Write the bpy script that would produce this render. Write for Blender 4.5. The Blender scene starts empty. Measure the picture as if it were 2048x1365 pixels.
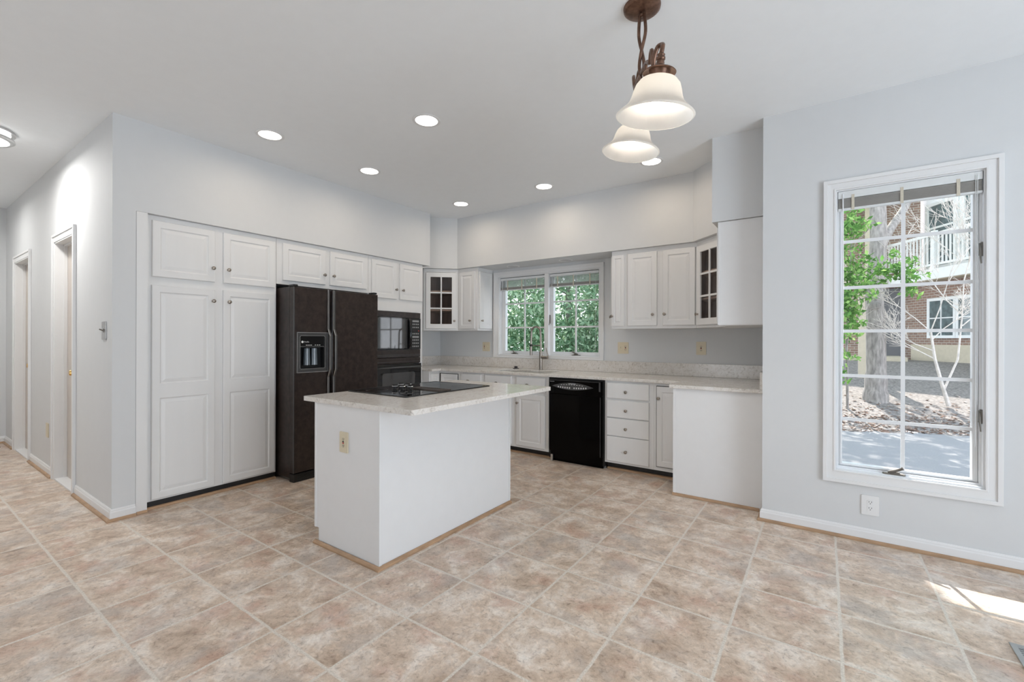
import bpy, bmesh, math, random
import numpy as np
from mathutils import Matrix, Vector
from mathutils.geometry import tessellate_polygon

C = bpy.context.scene.collection
SC = bpy.context.scene
R = math.radians
PI = math.pi
random.seed(7)
rng = np.random.default_rng(7)

# ------------------------------------------------------------ camera, sky, sun, daylight fill, exposure
cam_d = bpy.data.cameras.new('camera')
cam = bpy.data.objects.new('camera', cam_d)
C.objects.link(cam)
SC.camera = cam
cam_d.sensor_width = 36.0
cam_d.lens = 899.0 / 2048 * 36.0
cam_d.shift_y = (679.2 - 682.5) / 2048
cam_d.clip_start = 0.02
cam.matrix_world = (Matrix.Translation((0, 0, 1.335)) @ Matrix.Rotation(0.60671, 4, 'Z')
                    @ Matrix.Rotation(R(90), 4, 'X') @ Matrix.Rotation(0.00295, 4, 'Z'))

SC.view_settings.view_transform = 'Standard'
SC.view_settings.look = 'None'
SC.view_settings.gamma = 1.0
SC.view_settings.use_curve_mapping = False
SC.view_settings.exposure = 0.0
SC.cycles.use_denoising = True
SC.cycles.max_bounces = 10
SC.cycles.diffuse_bounces = 6
SC.cycles.glossy_bounces = 4
SC.cycles.transparent_max_bounces = 16
SC.cycles.sample_clamp_indirect = 4.0

world = bpy.data.worlds.new('sky')
SC.world = world
world.use_nodes = True
wt = world.node_tree
for n in list(wt.nodes):
    wt.nodes.remove(n)
w_out = wt.nodes.new('ShaderNodeOutputWorld')
w_bg = wt.nodes.new('ShaderNodeBackground')
w_tc = wt.nodes.new('ShaderNodeTexCoord')
w_sep = wt.nodes.new('ShaderNodeSeparateXYZ')
w_ramp = wt.nodes.new('ShaderNodeValToRGB')
w_ramp.color_ramp.elements[0].position = 0.0
w_ramp.color_ramp.elements[0].color = (0.90, 0.94, 1.0, 1)
w_ramp.color_ramp.elements[1].position = 0.8
w_ramp.color_ramp.elements[1].color = (0.64, 0.79, 1.0, 1)
wt.links.new(w_tc.outputs['Generated'], w_sep.inputs[0])
wt.links.new(w_sep.outputs['Z'], w_ramp.inputs[0])
wt.links.new(w_ramp.outputs[0], w_bg.inputs[0])
w_bg.inputs[1].default_value = 3.2
wt.links.new(w_bg.outputs[0], w_out.inputs[0])

SUN_TO = Vector((-0.200, 0.662, 0.722))
sun_d = bpy.data.lights.new('sun', 'SUN')
sun_d.energy = 11.0
sun_d.angle = R(0.6)
sun_d.color = (1.0, 0.95, 0.88)
sun = bpy.data.objects.new('sun', sun_d)
C.objects.link(sun)
sun.rotation_euler = SUN_TO.to_track_quat('Z', 'Y').to_euler()

def area(name, loc, aim, sx, sy, power, col, portal=False, spread=180, shape='RECTANGLE'):
    d = bpy.data.lights.new(name, 'AREA')
    d.shape = shape
    d.size = sx
    d.size_y = sy
    d.energy = power
    d.color = col
    d.spread = R(spread)
    if portal:
        d.cycles.is_portal = True
    o = bpy.data.objects.new(name, d)
    C.objects.link(o)
    o.location = loc
    o.rotation_euler = Vector(aim).to_track_quat('-Z', 'Y').to_euler()
    return o

DAY = (0.76, 0.88, 1.0)
area('side_window_fill', (3.60, 0.9, 1.20), (-1, 0, 0.52), 2.4, 2.0, 108, DAY)  # lamp added to boost daylight at the unseen side window, tilted up for the ceiling
area('rear_window_fill', (-2.2, -3.50, 1.10), (0, 1, 1.1), 1.3, 1.5, 26, (0.90, 0.95, 1.0))  # added fill lamp at the unseen rear window, aimed steeply at the ceiling
area('portal_breakfast_window', (0.427, 4.0, 1.41), (0, -1, 0), 0.72, 1.9, 1, (1, 1, 1), True)
area('portal_sink_window', (-2.94, 5.16, 1.66), (0, -1, 0), 1.48, 1.05, 1, (1, 1, 1), True)

# ------------------------------------------------------------ materials
def nodes_of(m):
    m.use_nodes = True
    nt = m.node_tree
    return nt, nt.nodes['Principled BSDF']

def N(nt, t, **kw):
    n = nt.nodes.new(t)
    for k, v in kw.items():
        setattr(n, k, v)
    return n

def ramp(nt, stops):
    r = N(nt, 'ShaderNodeValToRGB')
    e = r.color_ramp.elements
    while len(e) < len(stops):
        e.new(0.5)
    for i, (p, c) in enumerate(stops):
        e[i].position = p
        e[i].color = (*c, 1)
    return r

def noise(nt, scale, detail=4, rough=0.55, vec=None, dist=0.0):
    n = N(nt, 'ShaderNodeTexNoise')
    n.inputs['Scale'].default_value = scale
    n.inputs['Detail'].default_value = detail
    n.inputs['Roughness'].default_value = rough
    n.inputs['Distortion'].default_value = dist
    if vec is not None:
        nt.links.new(vec, n.inputs['Vector'])
    return n

def coord(nt, scale=None):
    tc = N(nt, 'ShaderNodeNewGeometry')
    if scale is None:
        return tc.outputs['Position']
    mp = N(nt, 'ShaderNodeMapping')
    mp.inputs['Scale'].default_value = scale
    nt.links.new(tc.outputs['Position'], mp.inputs['Vector'])
    return mp.outputs['Vector']

def mat(name, col, rough=0.5, metal=0.0, var=0.04, vscale=12.0, bump=0.0, bscale=180.0, spec=0.5, coat=0.0, stretch=None):
    m = bpy.data.materials.new(name)
    nt, b = nodes_of(m)
    v = coord(nt, stretch)
    n = noise(nt, vscale, 4, 0.6, v)
    lo = tuple(max(0, c * (1 - var)) for c in col)
    hi = tuple(min(1, c * (1 + var)) for c in col)
    r = ramp(nt, [(0.3, lo), (0.7, hi)])
    nt.links.new(n.outputs['Fac'], r.inputs[0])
    nt.links.new(r.outputs[0], b.inputs['Base Color'])
    b.inputs['Roughness'].default_value = rough
    b.inputs['Metallic'].default_value = metal
    b.inputs['Specular IOR Level'].default_value = spec
    b.inputs['Coat Weight'].default_value = coat
    if bump:
        n2 = noise(nt, bscale, 3, 0.6, v)
        bp = N(nt, 'ShaderNodeBump')
        bp.inputs['Strength'].default_value = bump
        bp.inputs['Distance'].default_value = 0.002
        nt.links.new(n2.outputs['Fac'], bp.inputs['Height'])
        nt.links.new(bp.outputs[0], b.inputs['Normal'])
    return m

def emit(name, col, strength):
    m = bpy.data.materials.new(name)
    nt, b = nodes_of(m)
    b.inputs['Base Color'].default_value = (*col, 1)
    b.inputs['Emission Color'].default_value = (*col, 1)
    b.inputs['Emission Strength'].default_value = strength
    return m

def glass_thin(name, tint=(1, 1, 1), refl=0.06, rough=0.0):
    m = bpy.data.materials.new(name)
    m.use_nodes = True
    nt = m.node_tree
    nt.nodes.remove(nt.nodes['Principled BSDF'])
    out = nt.nodes['Material Output']
    t = N(nt, 'ShaderNodeBsdfTransparent')
    t.inputs[0].default_value = (*tint, 1)
    g = N(nt, 'ShaderNodeBsdfGlossy')
    g.inputs['Roughness'].default_value = rough
    lw = N(nt, 'ShaderNodeLayerWeight')
    lw.inputs[0].default_value = 0.5
    fr = N(nt, 'ShaderNodeMath', operation='POWER')
    fr.inputs[1].default_value = 5.0
    nt.links.new(lw.outputs['Facing'], fr.inputs[0])
    mu = N(nt, 'ShaderNodeMath', operation='MULTIPLY_ADD')
    mu.inputs[1].default_value = 0.9
    mu.inputs[2].default_value = refl * 0.4
    mx = N(nt, 'ShaderNodeMixShader')
    nt.links.new(fr.outputs[0], mu.inputs[0])
    nt.links.new(mu.outputs[0], mx.inputs[0])
    nt.links.new(t.outputs[0], mx.inputs[1])
    nt.links.new(g.outputs[0], mx.inputs[2])
    nt.links.new(mx.outputs[0], out.inputs[0])
    return m

def floor_material():
    m = bpy.data.materials.new('stone_look_tile')
    nt, b = nodes_of(m)
    L = nt.links.new
    pos = coord(nt)
    # slightly wavy grid
    nz = noise(nt, 9.0, 2, 0.5, pos)
    sub = N(nt, 'ShaderNodeVectorMath', operation='SUBTRACT')
    sub.inputs[1].default_value = (0.5, 0.5, 0.5)
    L(nz.outputs['Color'], sub.inputs[0])
    sc = N(nt, 'ShaderNodeVectorMath', operation='SCALE')
    sc.inputs['Scale'].default_value = 0.010
    L(sub.outputs[0], sc.inputs[0])
    add = N(nt, 'ShaderNodeVectorMath', operation='ADD')
    L(pos, add.inputs[0])
    L(sc.outputs[0], add.inputs[1])
    sep = N(nt, 'ShaderNodeSeparateXYZ')
    L(add.outputs[0], sep.inputs[0])
    def axis(sock, origin, pitch):
        a = N(nt, 'ShaderNodeMath', operation='SUBTRACT')
        a.inputs[1].default_value = origin - 40 * pitch
        L(sock, a.inputs[0])
        d = N(nt, 'ShaderNodeMath', operation='DIVIDE')
        d.inputs[1].default_value = pitch
        L(a.outputs[0], d.inputs[0])
        fl = N(nt, 'ShaderNodeMath', operation='FLOOR')
        L(d.outputs[0], fl.inputs[0])
        f = N(nt, 'ShaderNodeMath', operation='FRACT')
        L(d.outputs[0], f.inputs[0])
        s = N(nt, 'ShaderNodeMath', operation='SUBTRACT')
        s.inputs[1].default_value = 0.5
        L(f.outputs[0], s.inputs[0])
        ab = N(nt, 'ShaderNodeMath', operation='ABSOLUTE')
        L(s.outputs[0], ab.inputs[0])
        di = N(nt, 'ShaderNodeMath', operation='SUBTRACT')   # distance to the joint in metres
        di.inputs[0].default_value = 0.5
        L(ab.outputs[0], di.inputs[1])
        mm = N(nt, 'ShaderNodeMath', operation='MULTIPLY')
        mm.inputs[1].default_value = pitch
        L(di.outputs[0], mm.inputs[0])
        return fl.outputs[0], mm.outputs[0]
    ix, dx = axis(sep.outputs['X'], -1.637, 0.4258)
    iy, dy = axis(sep.outputs['Y'], 1.48, 0.4140)
    mn = N(nt, 'ShaderNodeMath', operation='MINIMUM')
    L(dx, mn.inputs[0])
    L(dy, mn.inputs[1])
    g = N(nt, 'ShaderNodeMapRange')
    g.inputs['From Min'].default_value = 0.0045
    g.inputs['From Max'].default_value = 0.0085
    L(mn.outputs[0], g.inputs['Value'])                      # 0 in joint, 1 on tile
    edge = N(nt, 'ShaderNodeMapRange')
    edge.inputs['From Min'].default_value = 0.007
    edge.inputs['From Max'].default_value = 0.022
    L(mn.outputs[0], edge.inputs['Value'])
    cmb = N(nt, 'ShaderNodeCombineXYZ')
    L(ix, cmb.inputs[0])
    L(iy, cmb.inputs[1])
    wn = N(nt, 'ShaderNodeTexWhiteNoise', noise_dimensions='3D')
    L(cmb.outputs[0], wn.inputs[0])
    # per-tile shifted coordinates
    ws = N(nt, 'ShaderNodeVectorMath', operation='SCALE')
    ws.inputs['Scale'].default_value = 7.0
    L(wn.outputs['Color'], ws.inputs[0])
    pv = N(nt, 'ShaderNodeVectorMath', operation='ADD')
    L(pos, pv.inputs[0])
    L(ws.outputs[0], pv.inputs[1])
    n1 = noise(nt, 6.0, 9, 0.70, pv.outputs[0], 0.45)
    c1 = ramp(nt, [(0.30, (0.370, 0.268, 0.195)), (0.41, (0.550, 0.428, 0.330)), (0.50, (0.660, 0.540, 0.435)),
                   (0.58, (0.760, 0.665, 0.575)), (0.70, (0.860, 0.800, 0.730))])
    L(n1.outputs['Fac'], c1.inputs[0])
    # rosy patches
    n2 = noise(nt, 4.2, 6, 0.6, pv.outputs[0], 0.4)
    n2.inputs['Vector'].links[0]
    mp2 = N(nt, 'ShaderNodeMapRange')
    mp2.inputs['From Min'].default_value = 0.53
    mp2.inputs['From Max'].default_value = 0.66
    mp2.inputs['To Max'].default_value = 0.55
    off = N(nt, 'ShaderNodeVectorMath', operation='ADD')
    off.inputs[1].default_value = (13.1, 5.7, 2.2)
    L(pv.outputs[0], off.inputs[0])
    L(off.outputs[0], n2.inputs['Vector'])
    L(n2.outputs['Fac'], mp2.inputs['Value'])
    mxr = N(nt, 'ShaderNodeMix', data_type='RGBA')
    mxr.inputs['B'].default_value = (0.530, 0.320, 0.235, 1)
    L(mp2.outputs[0], mxr.inputs['Factor'])
    L(c1.outputs[0], mxr.inputs['A'])
    # grey clouds
    off2 = N(nt, 'ShaderNodeVectorMath', operation='ADD')
    off2.inputs[1].default_value = (3.1, 25.7, 9.2)
    L(pv.outputs[0], off2.inputs[0])
    n3 = noise(nt, 3.6, 7, 0.62, off2.outputs[0], 0.5)
    mp3 = N(nt, 'ShaderNodeMapRange')
    mp3.inputs['From Min'].default_value = 0.50
    mp3.inputs['From Max'].default_value = 0.66
    mp3.inputs['To Max'].default_value = 0.62
    L(n3.outputs['Fac'], mp3.inputs['Value'])
    mxg = N(nt, 'ShaderNodeMix', data_type='RGBA')
    mxg.inputs['B'].default_value = (0.455, 0.410, 0.375, 1)
    L(mp3.outputs[0], mxg.inputs['Factor'])
    L(mxr.outputs['Result'], mxg.inputs['A'])
    # fine dark pores
    n4 = noise(nt, 38.0, 7, 0.78, pv.outputs[0], 0.8)
    c4 = ramp(nt, [(0.34, (0.50, 0.47, 0.45)), (0.46, (0.92, 0.91, 0.90)), (0.54, (1.0, 1.0, 1.0)), (0.68, (1.22, 1.20, 1.18))])
    L(n4.outputs['Fac'], c4.inputs[0])
    mu = N(nt, 'ShaderNodeMix', data_type='RGBA', blend_type='MULTIPLY')
    mu.inputs['Factor'].default_value = 0.85
    L(mxg.outputs['Result'], mu.inputs['A'])
    L(c4.outputs[0], mu.inputs['B'])
    # joint
    gn = noise(nt, 120.0, 3, 0.6, pos)
    gc = ramp(nt, [(0.3, (0.55, 0.49, 0.42)), (0.7, (0.80, 0.74, 0.66))])
    L(gn.outputs['Fac'], gc.inputs[0])
    mj = N(nt, 'ShaderNodeMix', data_type='RGBA')
    L(g.outputs[0], mj.inputs['Factor'])
    L(gc.outputs[0], mj.inputs['A'])
    L(mu.outputs['Result'], mj.inputs['B'])
    L(mj.outputs['Result'], b.inputs['Base Color'])
    ro = N(nt, 'ShaderNodeMapRange')
    ro.inputs['To Min'].default_value = 0.27
    ro.inputs['To Max'].default_value = 0.46
    L(n4.outputs['Fac'], ro.inputs['Value'])
    L(ro.outputs[0], b.inputs['Roughness'])
    b.inputs['Specular IOR Level'].default_value = 0.4
    hm = N(nt, 'ShaderNodeMath', operation='MULTIPLY_ADD')
    hm.inputs[1].default_value = 0.35
    L(n4.outputs['Fac'], hm.inputs[0])
    L(edge.outputs[0], hm.inputs[2])
    bp = N(nt, 'ShaderNodeBump')
    bp.inputs['Strength'].default_value = 0.35
    bp.inputs['Distance'].default_value = 0.003
    L(hm.outputs[0], bp.inputs['Height'])
    L(bp.outputs[0], b.inputs['Normal'])
    return m

def quartz_material():
    m = bpy.data.materials.new('speckled_quartz')
    nt, b = nodes_of(m)
    L = nt.links.new
    pos = coord(nt)
    n = noise(nt, 26.0, 8, 0.72, pos, 1.6)
    c = ramp(nt, [(0.33, (0.40, 0.365, 0.33)), (0.41, (0.65, 0.61, 0.565)), (0.48, (0.74, 0.705, 0.665)), (0.62, (0.79, 0.765, 0.735))])
    L(n.outputs['Fac'], c.inputs[0])
    n2 = noise(nt, 7.0, 4, 0.5, pos, 0.4)
    c2 = ramp(nt, [(0.35, (0.95, 0.94, 0.92)), (0.65, (1.0, 1.0, 1.0))])
    L(n2.outputs['Fac'], c2.inputs[0])
    mu = N(nt, 'ShaderNodeMix', data_type='RGBA', blend_type='MULTIPLY')
    mu.inputs['Factor'].default_value = 1.0
    L(c.outputs[0], mu.inputs['A'])
    L(c2.outputs[0], mu.inputs['B'])
    L(mu.outputs['Result'], b.inputs['Base Color'])
    b.inputs['Roughness'].default_value = 0.16
    return m

def leaf_material(name, c_dark, c_mid, c_light, trans=0.45):
    m = bpy.data.materials.new(name)
    m.use_nodes = True
    nt = m.node_tree
    nt.nodes.remove(nt.nodes['Principled BSDF'])
    out = nt.nodes['Material Output']
    L = nt.links.new
    g = N(nt, 'ShaderNodeNewGeometry')
    r = ramp(nt, [(0.0, c_dark), (0.5, c_mid), (1.0, c_light)])
    L(g.outputs['Random Per Island'], r.inputs[0])
    d = N(nt, 'ShaderNodeBsdfDiffuse')
    t = N(nt, 'ShaderNodeBsdfTranslucent')
    mx = N(nt, 'ShaderNodeMixShader')
    mx.inputs[0].default_value = trans
    L(r.outputs[0], d.inputs[0])
    L(r.outputs[0], t.inputs[0])
    L(d.outputs[0], mx.inputs[1])
    L(t.outputs[0], mx.inputs[2])
    L(mx.outputs[0], out.inputs[0])
    return m

def frosted_glass(name, col):
    m = bpy.data.materials.new(name)
    m.use_nodes = True
    nt = m.node_tree
    nt.nodes.remove(nt.nodes['Principled BSDF'])
    out = nt.nodes['Material Output']
    L = nt.links.new
    n = noise(nt, 14.0, 3, 0.5, coord(nt))
    r = ramp(nt, [(0.3, tuple(c * 0.96 for c in col)), (0.7, col)])
    L(n.outputs['Fac'], r.inputs[0])
    d = N(nt, 'ShaderNodeBsdfDiffuse')
    t = N(nt, 'ShaderNodeBsdfTranslucent')
    g = N(nt, 'ShaderNodeBsdfGlossy')
    g.inputs['Roughness'].default_value = 0.25
    mx = N(nt, 'ShaderNodeMixShader')
    mx.inputs[0].default_value = 0.88
    mx2 = N(nt, 'ShaderNodeMixShader')
    mx2.inputs[0].default_value = 0.04
    L(r.outputs[0], d.inputs[0])
    L(r.outputs[0], t.inputs[0])
    L(d.outputs[0], mx.inputs[1])
    L(t.outputs[0], mx.inputs[2])
    L(mx.outputs[0], mx2.inputs[1])
    L(g.outputs[0], mx2.inputs[2])
    L(mx2.outputs[0], out.inputs[0])
    return m

WALL = mat('painted_drywall', (0.680, 0.690, 0.696), 0.72, var=0.008, bump=0.03, bscale=260)
CEIL = mat('ceiling_paint', (0.870, 0.892, 0.908), 0.85, var=0.008, bump=0.03, bscale=220)
TRIM = mat('white_trim_paint', (0.80, 0.80, 0.80), 0.38, var=0.01)
CAB = mat('white_cabinet_paint', (0.785, 0.783, 0.778), 0.42, var=0.02, vscale=5, stretch=(1, 1, 0.15))
PANEL = mat('white_panel_paint', (0.80, 0.80, 0.80), 0.36, var=0.01)
SHOE = mat('stained_wood_moulding', (0.42, 0.265, 0.155), 0.45, var=0.22, vscale=22, stretch=(0.4, 0.4, 3.0))
QUARTZ = quartz_material()
FLOOR = floor_material()
BLACK = mat('black_appliance_enamel', (0.030, 0.0205, 0.0175), 0.29, var=0.45, vscale=22, bump=0.10, bscale=420, spec=0.36)
BLACKDW = mat('black_gloss_enamel', (0.0022, 0.0018, 0.0018), 0.10, var=0.3, vscale=40, spec=0.09)
GLOSSB = mat('black_glass', (0.006, 0.006, 0.007), 0.05, var=0.2, spec=0.55)
MWGLASS = mat('smoked_oven_glass', (0.045, 0.045, 0.046), 0.04, var=0.1, spec=1.0)
BLACKP = mat('black_plastic', (0.014, 0.014, 0.014), 0.42, var=0.2, spec=0.4)
KICK = mat('black_toe_kick_vinyl', (0.012, 0.011, 0.011), 0.5, var=0.3)
GREYTRIM = mat('dark_grey_trim', (0.060, 0.060, 0.061), 0.30, var=0.1)
SILVER = mat('silver_edge_trim', (0.55, 0.55, 0.55), 0.28, metal=0.9, var=0.05)
NICKEL = mat('brushed_nickel', (0.36, 0.32, 0.28), 0.30, metal=1.0, var=0.08, vscale=60)
CHROME = mat('polished_chrome', (0.82, 0.82, 0.84), 0.08, metal=1.0, var=0.02)
STEEL = mat('brushed_steel', (0.55, 0.55, 0.55), 0.28, metal=1.0, var=0.06, vscale=80, stretch=(1, 8, 1))
BRONZE = mat('aged_bronze', (0.17, 0.095, 0.065), 0.34, metal=0.75, var=0.40, vscale=35)
BRASS = mat('polished_brass', (0.70, 0.44, 0.16), 0.22, metal=1.0, var=0.08)
IVORY = mat('ivory_plastic', (0.70, 0.62, 0.46), 0.4, var=0.02)
WHITEP = mat('white_plastic', (0.80, 0.80, 0.80), 0.35, var=0.01)
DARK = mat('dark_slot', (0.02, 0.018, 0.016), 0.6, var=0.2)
REDP = mat('red_button', (0.45, 0.03, 0.03), 0.4)
PRINT = mat('pale_printing', (0.70, 0.70, 0.70), 0.5, var=0.05)
GREYP = mat('grey_buttons', (0.33, 0.33, 0.33), 0.45, var=0.1)
CABIN = mat('brown_cabinet_interior', (0.46, 0.315, 0.24), 0.5, var=0.22, vscale=8, stretch=(3, 3, 0.4))
DOORP = mat('hall_door_paint', (0.62, 0.57, 0.52), 0.5, var=0.03)
BLIND = mat('grey_blind_slats', (0.36, 0.345, 0.32), 0.45, var=0.06)
BLINDW = mat('white_blind_rail', (0.74, 0.76, 0.76), 0.4, var=0.03)
TAPE = mat('cream_ladder_tape', (0.62, 0.57, 0.47), 0.8, var=0.1, vscale=200)
WINW = mat('white_window_frame', (0.80, 0.81, 0.82), 0.35, var=0.01)
GLASS = glass_thin('window_glass')
CABGLASS = glass_thin('cabinet_door_glass', (0.93, 0.93, 0.93), 0.07)
CANLENS = emit('lit_downlight_lens', (1.0, 0.97, 0.92), 5.0)
OFFLENS = mat('unlit_downlight_lens', (0.60, 0.60, 0.60), 0.4)
HALLLENS = emit('lit_hall_diffuser', (1.0, 0.99, 0.97), 3.2)
SHADE = frosted_glass('alabaster_glass', (0.985, 0.965, 0.93))
BULB = emit('lit_bulb', (1.0, 0.93, 0.82), 9.0)
VENTM = mat('grey_metal_register', (0.40, 0.41, 0.41), 0.4, metal=0.4, var=0.05)
WOODV = mat('brown_wood_register', (0.16, 0.085, 0.05), 0.5, var=0.3, vscale=30)
BARK = mat('grey_bark', (0.29, 0.265, 0.245), 0.9, var=0.40, vscale=9, bump=1.0, bscale=26, stretch=(3.0, 3.0, 0.7))
TWIG = mat('pale_dry_twigs', (0.62, 0.57, 0.52), 0.8, var=0.2)
ASPH = mat('grey_asphalt', (0.25, 0.245, 0.245), 0.9, var=0.12, vscale=60, bump=0.5, bscale=300)
MULCH = mat('mulch_ground', (0.20, 0.178, 0.163), 0.95, var=0.55, vscale=22, bump=1.0, bscale=60)
DRYLEAF = leaf_material('dry_leaves', (0.16, 0.10, 0.075), (0.30, 0.22, 0.18), (0.55, 0.48, 0.42), 0.15)
LEAF = leaf_material('maple_leaves', (0.09, 0.20, 0.05), (0.17, 0.36, 0.09), (0.40, 0.60, 0.20), 0.5)
LEAF2 = leaf_material('dense_green_leaves', (0.14, 0.26, 0.15), (0.30, 0.47, 0.29), (0.60, 0.73, 0.52), 0.5)
SIDING = mat('white_siding', (0.78, 0.78, 0.78), 0.6, var=0.03)
TANP = mat('tan_painted_wood', (0.56, 0.49, 0.38), 0.7, var=0.06)
GREYDOOR = mat('grey_blue_door', (0.15, 0.15, 0.165), 0.6, var=0.06)
HOUSEGLASS = mat('house_window_glass', (0.10, 0.14, 0.15), 0.06, var=0.5, vscale=5, spec=0.8)

def brick_material():
    m = bpy.data.materials.new('brown_brick')
    nt, b = nodes_of(m)
    L = nt.links.new
    tc = N(nt, 'ShaderNodeNewGeometry')
    sp = N(nt, 'ShaderNodeSeparateXYZ')
    L(tc.outputs['Position'], sp.inputs[0])
    ad = N(nt, 'ShaderNodeMath', operation='SUBTRACT')
    L(sp.outputs['X'], ad.inputs[0])
    L(sp.outputs['Y'], ad.inputs[1])
    cb = N(nt, 'ShaderNodeCombineXYZ')
    L(ad.outputs[0], cb.inputs[0])
    L(sp.outputs['Z'], cb.inputs[1])
    br = N(nt, 'ShaderNodeTexBrick')
    br.inputs['Color1'].default_value = (0.32, 0.20, 0.15, 1)
    br.inputs['Color2'].default_value = (0.24, 0.15, 0.12, 1)
    br.inputs['Mortar'].default_value = (0.45, 0.42, 0.38, 1)
    br.inputs['Scale'].default_value = 1.0
    br.inputs['Brick Width'].default_value = 0.22
    br.inputs['Row Height'].default_value = 0.075
    br.inputs['Mortar Size'].default_value = 0.008
    L(cb.outputs[0], br.inputs['Vector'])
    L(br.outputs['Color'], b.inputs['Base Color'])
    b.inputs['Roughness'].default_value = 0.9
    return m
BRICK = brick_material()

# ------------------------------------------------------------ builders
def frame(ox, oy, into, oz=0.0):
    """local x runs along the face, local y goes INTO the face, z is up"""
    i = Vector((into[0], into[1], 0)).normalized()
    x = Vector((i.y, -i.x, 0))
    m = Matrix.Identity(4)
    for r in range(3):
        m[r][0] = x[r]
        m[r][1] = i[r]
        m[r][2] = (0, 0, 1)[r]
    m[0][3], m[1][3], m[2][3] = ox, oy, oz
    return m

class MB:
    def __init__(self, M=None):
        self.v, self.f, self.M = [], [], M or Matrix.Identity(4)
    def add(self, vs, fs):
        o = len(self.v)
        self.v += [tuple(self.M @ Vector(p)) for p in vs]
        self.f += [tuple(i + o for i in q) for q in fs]
        return self
    def box(self, x0, x1, y0, y1, z0, z1):
        x0, x1 = min(x0, x1), max(x0, x1)
        y0, y1 = min(y0, y1), max(y0, y1)
        z0, z1 = min(z0, z1), max(z0, z1)
        return self.add([(x0, y0, z0), (x1, y0, z0), (x1, y1, z0), (x0, y1, z0), (x0, y0, z1), (x1, y0, z1), (x1, y1, z1), (x0, y1, z1)],
                        [(0, 3, 2, 1), (4, 5, 6, 7), (0, 1, 5, 4), (1, 2, 6, 5), (2, 3, 7, 6), (3, 0, 4, 7)])
    def quad(self, a, b, c, d):
        return self.add([a, b, c, d], [(0, 1, 2, 3)])
    def lathe(self, prof, o, axis=(0, 0, 1), seg=24, closed=False):
        """prof: list of (radius, distance along the axis)"""
        a = Vector(axis).normalized()
        t = Vector((1, 0, 0)) if abs(a.x) < 0.9 else Vector((0, 1, 0))
        u = a.cross(t).normalized()
        w = a.cross(u)
        o = Vector(o)
        vs, fs = [], []
        n = len(prof)
        for r, h in prof:
            for k in range(seg):
                q = 2 * PI * k / seg
                vs.append(tuple(o + a * h + (u * math.cos(q) + w * math.sin(q)) * r))
        for i in range(n - 1):
            for k in range(seg):
                k2 = (k + 1) % seg
                fs.append((i * seg + k, i * seg + k2, (i + 1) * seg + k2, (i + 1) * seg + k))
        if not closed:
            if prof[0][0] > 1e-5:
                fs.append(tuple(range(seg))[::-1])
            if prof[-1][0] > 1e-5:
                fs.append(tuple((n - 1) * seg + k for k in range(seg)))
        return self.add(vs, fs)
    def cyl(self, p, q, r, seg=16, r2=None):
        p, q = Vector(p), Vector(q)
        return self.lathe([(r, 0), (r if r2 is None else r2, (q - p).length)], p, q - p, seg)
    def tube(self, pts, r, seg=10, cap=True):
        pts = [Vector(p) for p in pts]
        rs = r if isinstance(r, (list, tuple)) else [r] * len(pts)
        vs, fs = [], []
        nrm = None
        for i, p in enumerate(pts):
            d = (pts[min(i + 1, len(pts) - 1)] - pts[max(i - 1, 0)]).normalized()
            if nrm is None:
                t = Vector((0, 0, 1)) if abs(d.z) < 0.9 else Vector((1, 0, 0))
                nrm = d.cross(t).normalized()
            nrm = (nrm - d * nrm.dot(d)).normalized()
            b = d.cross(nrm)
            for k in range(seg):
                q = 2 * PI * k / seg
                vs.append(tuple(p + (nrm * math.cos(q) + b * math.sin(q)) * rs[i]))
        for i in range(len(pts) - 1):
            for k in range(seg):
                k2 = (k + 1) % seg
                fs.append((i * seg + k, i * seg + k2, (i + 1) * seg + k2, (i + 1) * seg + k))
        if cap:
            fs.append(tuple(range(seg))[::-1])
            fs.append(tuple((len(pts) - 1) * seg + k for k in range(seg)))
        return self.add(vs, fs)
    def plate(self, loops, fn, w0, w1):
        """2-D outline with holes, thickened from w0 to w1; fn(u, v, w) -> point"""
        flat = [p for l in loops for p in l]
        tris = tessellate_polygon([[Vector((p[0], p[1], 0)) for p in l] for l in loops])
        n = len(flat)
        vs = [fn(p[0], p[1], w0) for p in flat] + [fn(p[0], p[1], w1) for p in flat]
        fs = [tuple(t) for t in tris] + [tuple(i + n for i in t)[::-1] for t in tris]
        o = 0
        for l in loops:
            k = len(l)
            for i in range(k):
                j = (i + 1) % k
                fs.append((o + i, o + j, n + o + j, n + o + i))
            o += k
        return self.add(vs, fs)
    def prism(self, poly, z0, z1, holes=()):
        return self.plate([list(poly)] + [list(h) for h in holes], lambda u, v, w: (u, v, w), z0, z1)
    def sweep(self, prof, path, up=(0, 0, 1)):
        """profile (out, up) carried along a horizontal path with mitred corners; 'out' is to the right of travel"""
        P = [Vector((p[0], p[1], 0)) for p in path]
        vs, fs = [], []
        n = len(prof)
        for i, p in enumerate(P):
            d0 = (P[i] - P[i - 1]).normalized() if i > 0 else (P[1] - P[0]).normalized()
            d1 = (P[i + 1] - P[i]).normalized() if i < len(P) - 1 else d0
            n0, n1 = Vector((d0.y, -d0.x, 0)), Vector((d1.y, -d1.x, 0))
            m = (n0 + n1)
            m = m / max(1e-6, m.dot(n0)) if m.length > 1e-6 else n0
            for a, h in prof:
                q = p + m * a
                vs.append((q.x, q.y, h))
        for i in range(len(P) - 1):
            for k in range(n):
                k2 = (k + 1) % n
                fs.append((i * n + k, i * n + k2, (i + 1) * n + k2, (i + 1) * n + k))
        fs.append(tuple(range(n))[::-1])
        fs.append(tuple((len(P) - 1) * n + k for k in range(n)))
        return self.add(vs, fs)
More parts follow.
